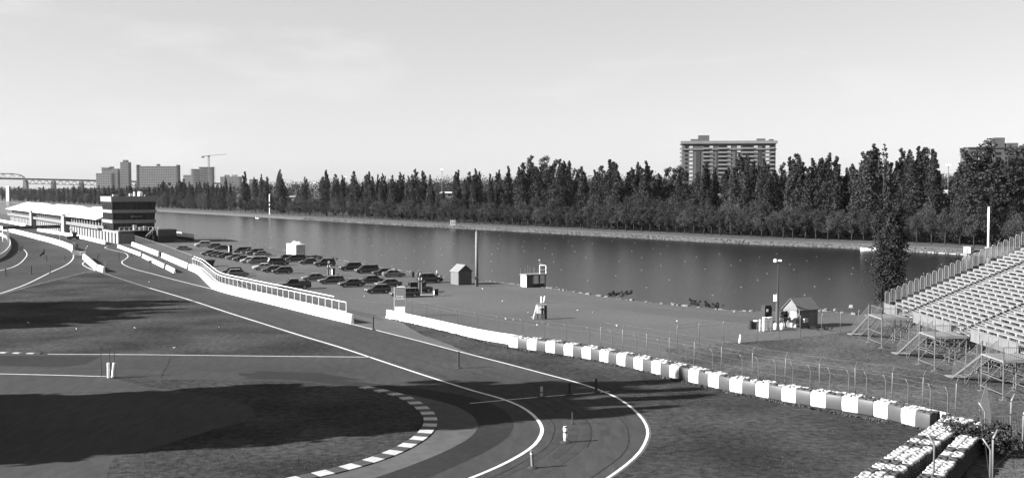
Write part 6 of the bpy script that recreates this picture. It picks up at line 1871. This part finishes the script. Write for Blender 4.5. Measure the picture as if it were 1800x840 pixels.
# second block at the right edge
DB = 700
a, b = AT(1702, 261, DB), AT(1800, 258, DB)
b2 = thing('apartment_block', 'dark flat-roofed apartment block with white balconies behind the large right tree', 'building', (a.x, DB, 8), -.1)
W2, H2 = b.x - a.x + 12, a.z - 8
lbox('wall', (0, 0, -4), (W2, 16, H2), M_APT, b2); lbox('lift_house', (17, 4, H2), (24, 12, H2 + 7), M_APT, b2); lbox('lift_house', (25, 3, H2), (32, 12, H2 + 3.5), M_APT, b2); lbox('parapet', (-.4, -.5, H2 + .01), (W2, 16.4, H2 + .8), M_DGREY, b2)
for i in range(6):
    bl = lbox('balcony', (1.5, -1.5, H2 - 4.4 - i * 3.1), (9.0, -1.3, H2 - 2.9 - i * 3.1), M_OFFW, b2); lbox('balcony_slab', (1.5, -1.29, H2 - 4.4 - i * 3.1), (9.0, -.02, H2 - 4.2 - i * 3.1), M_APB, bl)
    for j in range(4): lbox('window', (11 + j * 6, -.25, H2 - 4.0 - i * 3.1), (14 + j * 6, -.02, H2 - 2.4 - i * 3.1), M_GLASS, b2)

# low pale houses and sheds glimpsed between the trees
def low(px0, px1, yt, yb, D, label, m=M_CONC, roof=M_OFFW, name='low_building'):
    D = max(D, at_column(ROW3, (px0 + px1) / 2).y + 70)
    a, b = AT(px0, yt, D), AT(px1, yb, D)
    o = thing(name, label, 'building', ((a.x + b.x) / 2, D, b.z))
    w = b.x - a.x; h = a.z - b.z
    lbox('wall', (-w / 2, 0, -8), (w / 2, 12, h * .7), m, o)
    mm = MB(); mm.add([(-w / 2 - .5, -.6, h * .701), (w / 2 + .5, -.6, h * .701), (w / 2 + .5, 12.6, h * .701), (-w / 2 - .5, 12.6, h * .701), (-w / 2 + .5, 6, h), (w / 2 - .5, 6, h)], [(0, 1, 5, 4), (2, 3, 4, 5), (1, 2, 5), (3, 0, 4), (0, 3, 2, 1)]); mm.build('roof', roof, o, local=True)
    n = max(2, int(w / 5))
    for i in range(n): lbox('window', (-w / 2 + w * (i + .25) / n, -.12, h * .2), (-w / 2 + w * (i + .7) / n, -.01, h * .55), M_GLASS, o)
low(773, 796, 337, 346, 560, 'pale low shed showing in the gap right of the two tall poplars')
low(1263, 1290, 334, 341, 520, 'white low building showing below the apartment block, left')
low(1340, 1352, 334, 341, 520, 'white low building showing below the right half of the apartment block')
low(1406, 1432, 333, 342, 520, 'white low building behind the poplars right of the apartment block')
low(1478, 1512, 307, 314, 760, 'white roofed house on the slope behind the right poplars')
low(1466, 1510, 335, 348, 520, 'long pale house behind the poplars left of the lone tree')
low(1644, 1684, 334, 352, 480, 'large white roofed hall in the gap right of the tall poplars')
low(600, 616, 343, 349, 700, 'small white shed between the left poplars')
low(500, 520, 345, 349, 800, 'small white shed low between the two left tall poplars')
for px, yt, lab in ((873 - 96, 299, 'slim lattice mast on the slope behind the mid poplars'), (1666, 292, 'lamp mast with white head in the gap right of the poplars'), (608, 312, 'lamp mast with white head between the left poplars'), (553, 322, 'thin grey mast left of the tall poplar with twin tops')):
    DD = at_column(ROW3, px).y + 40; p = AT(px, 350, DD); p.z = 2; o = thing('tall_mast', lab, 'pole', p); h = AT(px, yt, DD).z - 2
    mm = MB(); mm.tube([(0, 0, 0), (0, 0, h)], .16, 6); mm.build('shaft', M_GREY, o, local=True); lbox('lamp_head', (-.9, -.3, h), (.9, .3, h + .7), M_WHITE, o)

# ================================================================== AIR
mb = MB(); mb.bbox((-4200, -80, -4.0), (4200, 4600, 150.0))
hz = mb.build('haze', None)
hz.data.materials.clear()
hm = bpy.data.materials.new('haze_air'); hm.use_nodes = True
hn, hl_ = hm.node_tree.nodes, hm.node_tree.links
hn.clear()
ho = hn.new('ShaderNodeOutputMaterial'); pv = hn.new('ShaderNodeVolumePrincipled')
pv.inputs['Color'].default_value = (.92, .92, .92, 1); pv.inputs['Density'].default_value = 0.000018; pv.inputs['Anisotropy'].default_value = 0.3
hl_.new(pv.outputs[0], ho.inputs['Volume'])
hz.data.materials.append(hm)
tag(hz, kind='stuff')
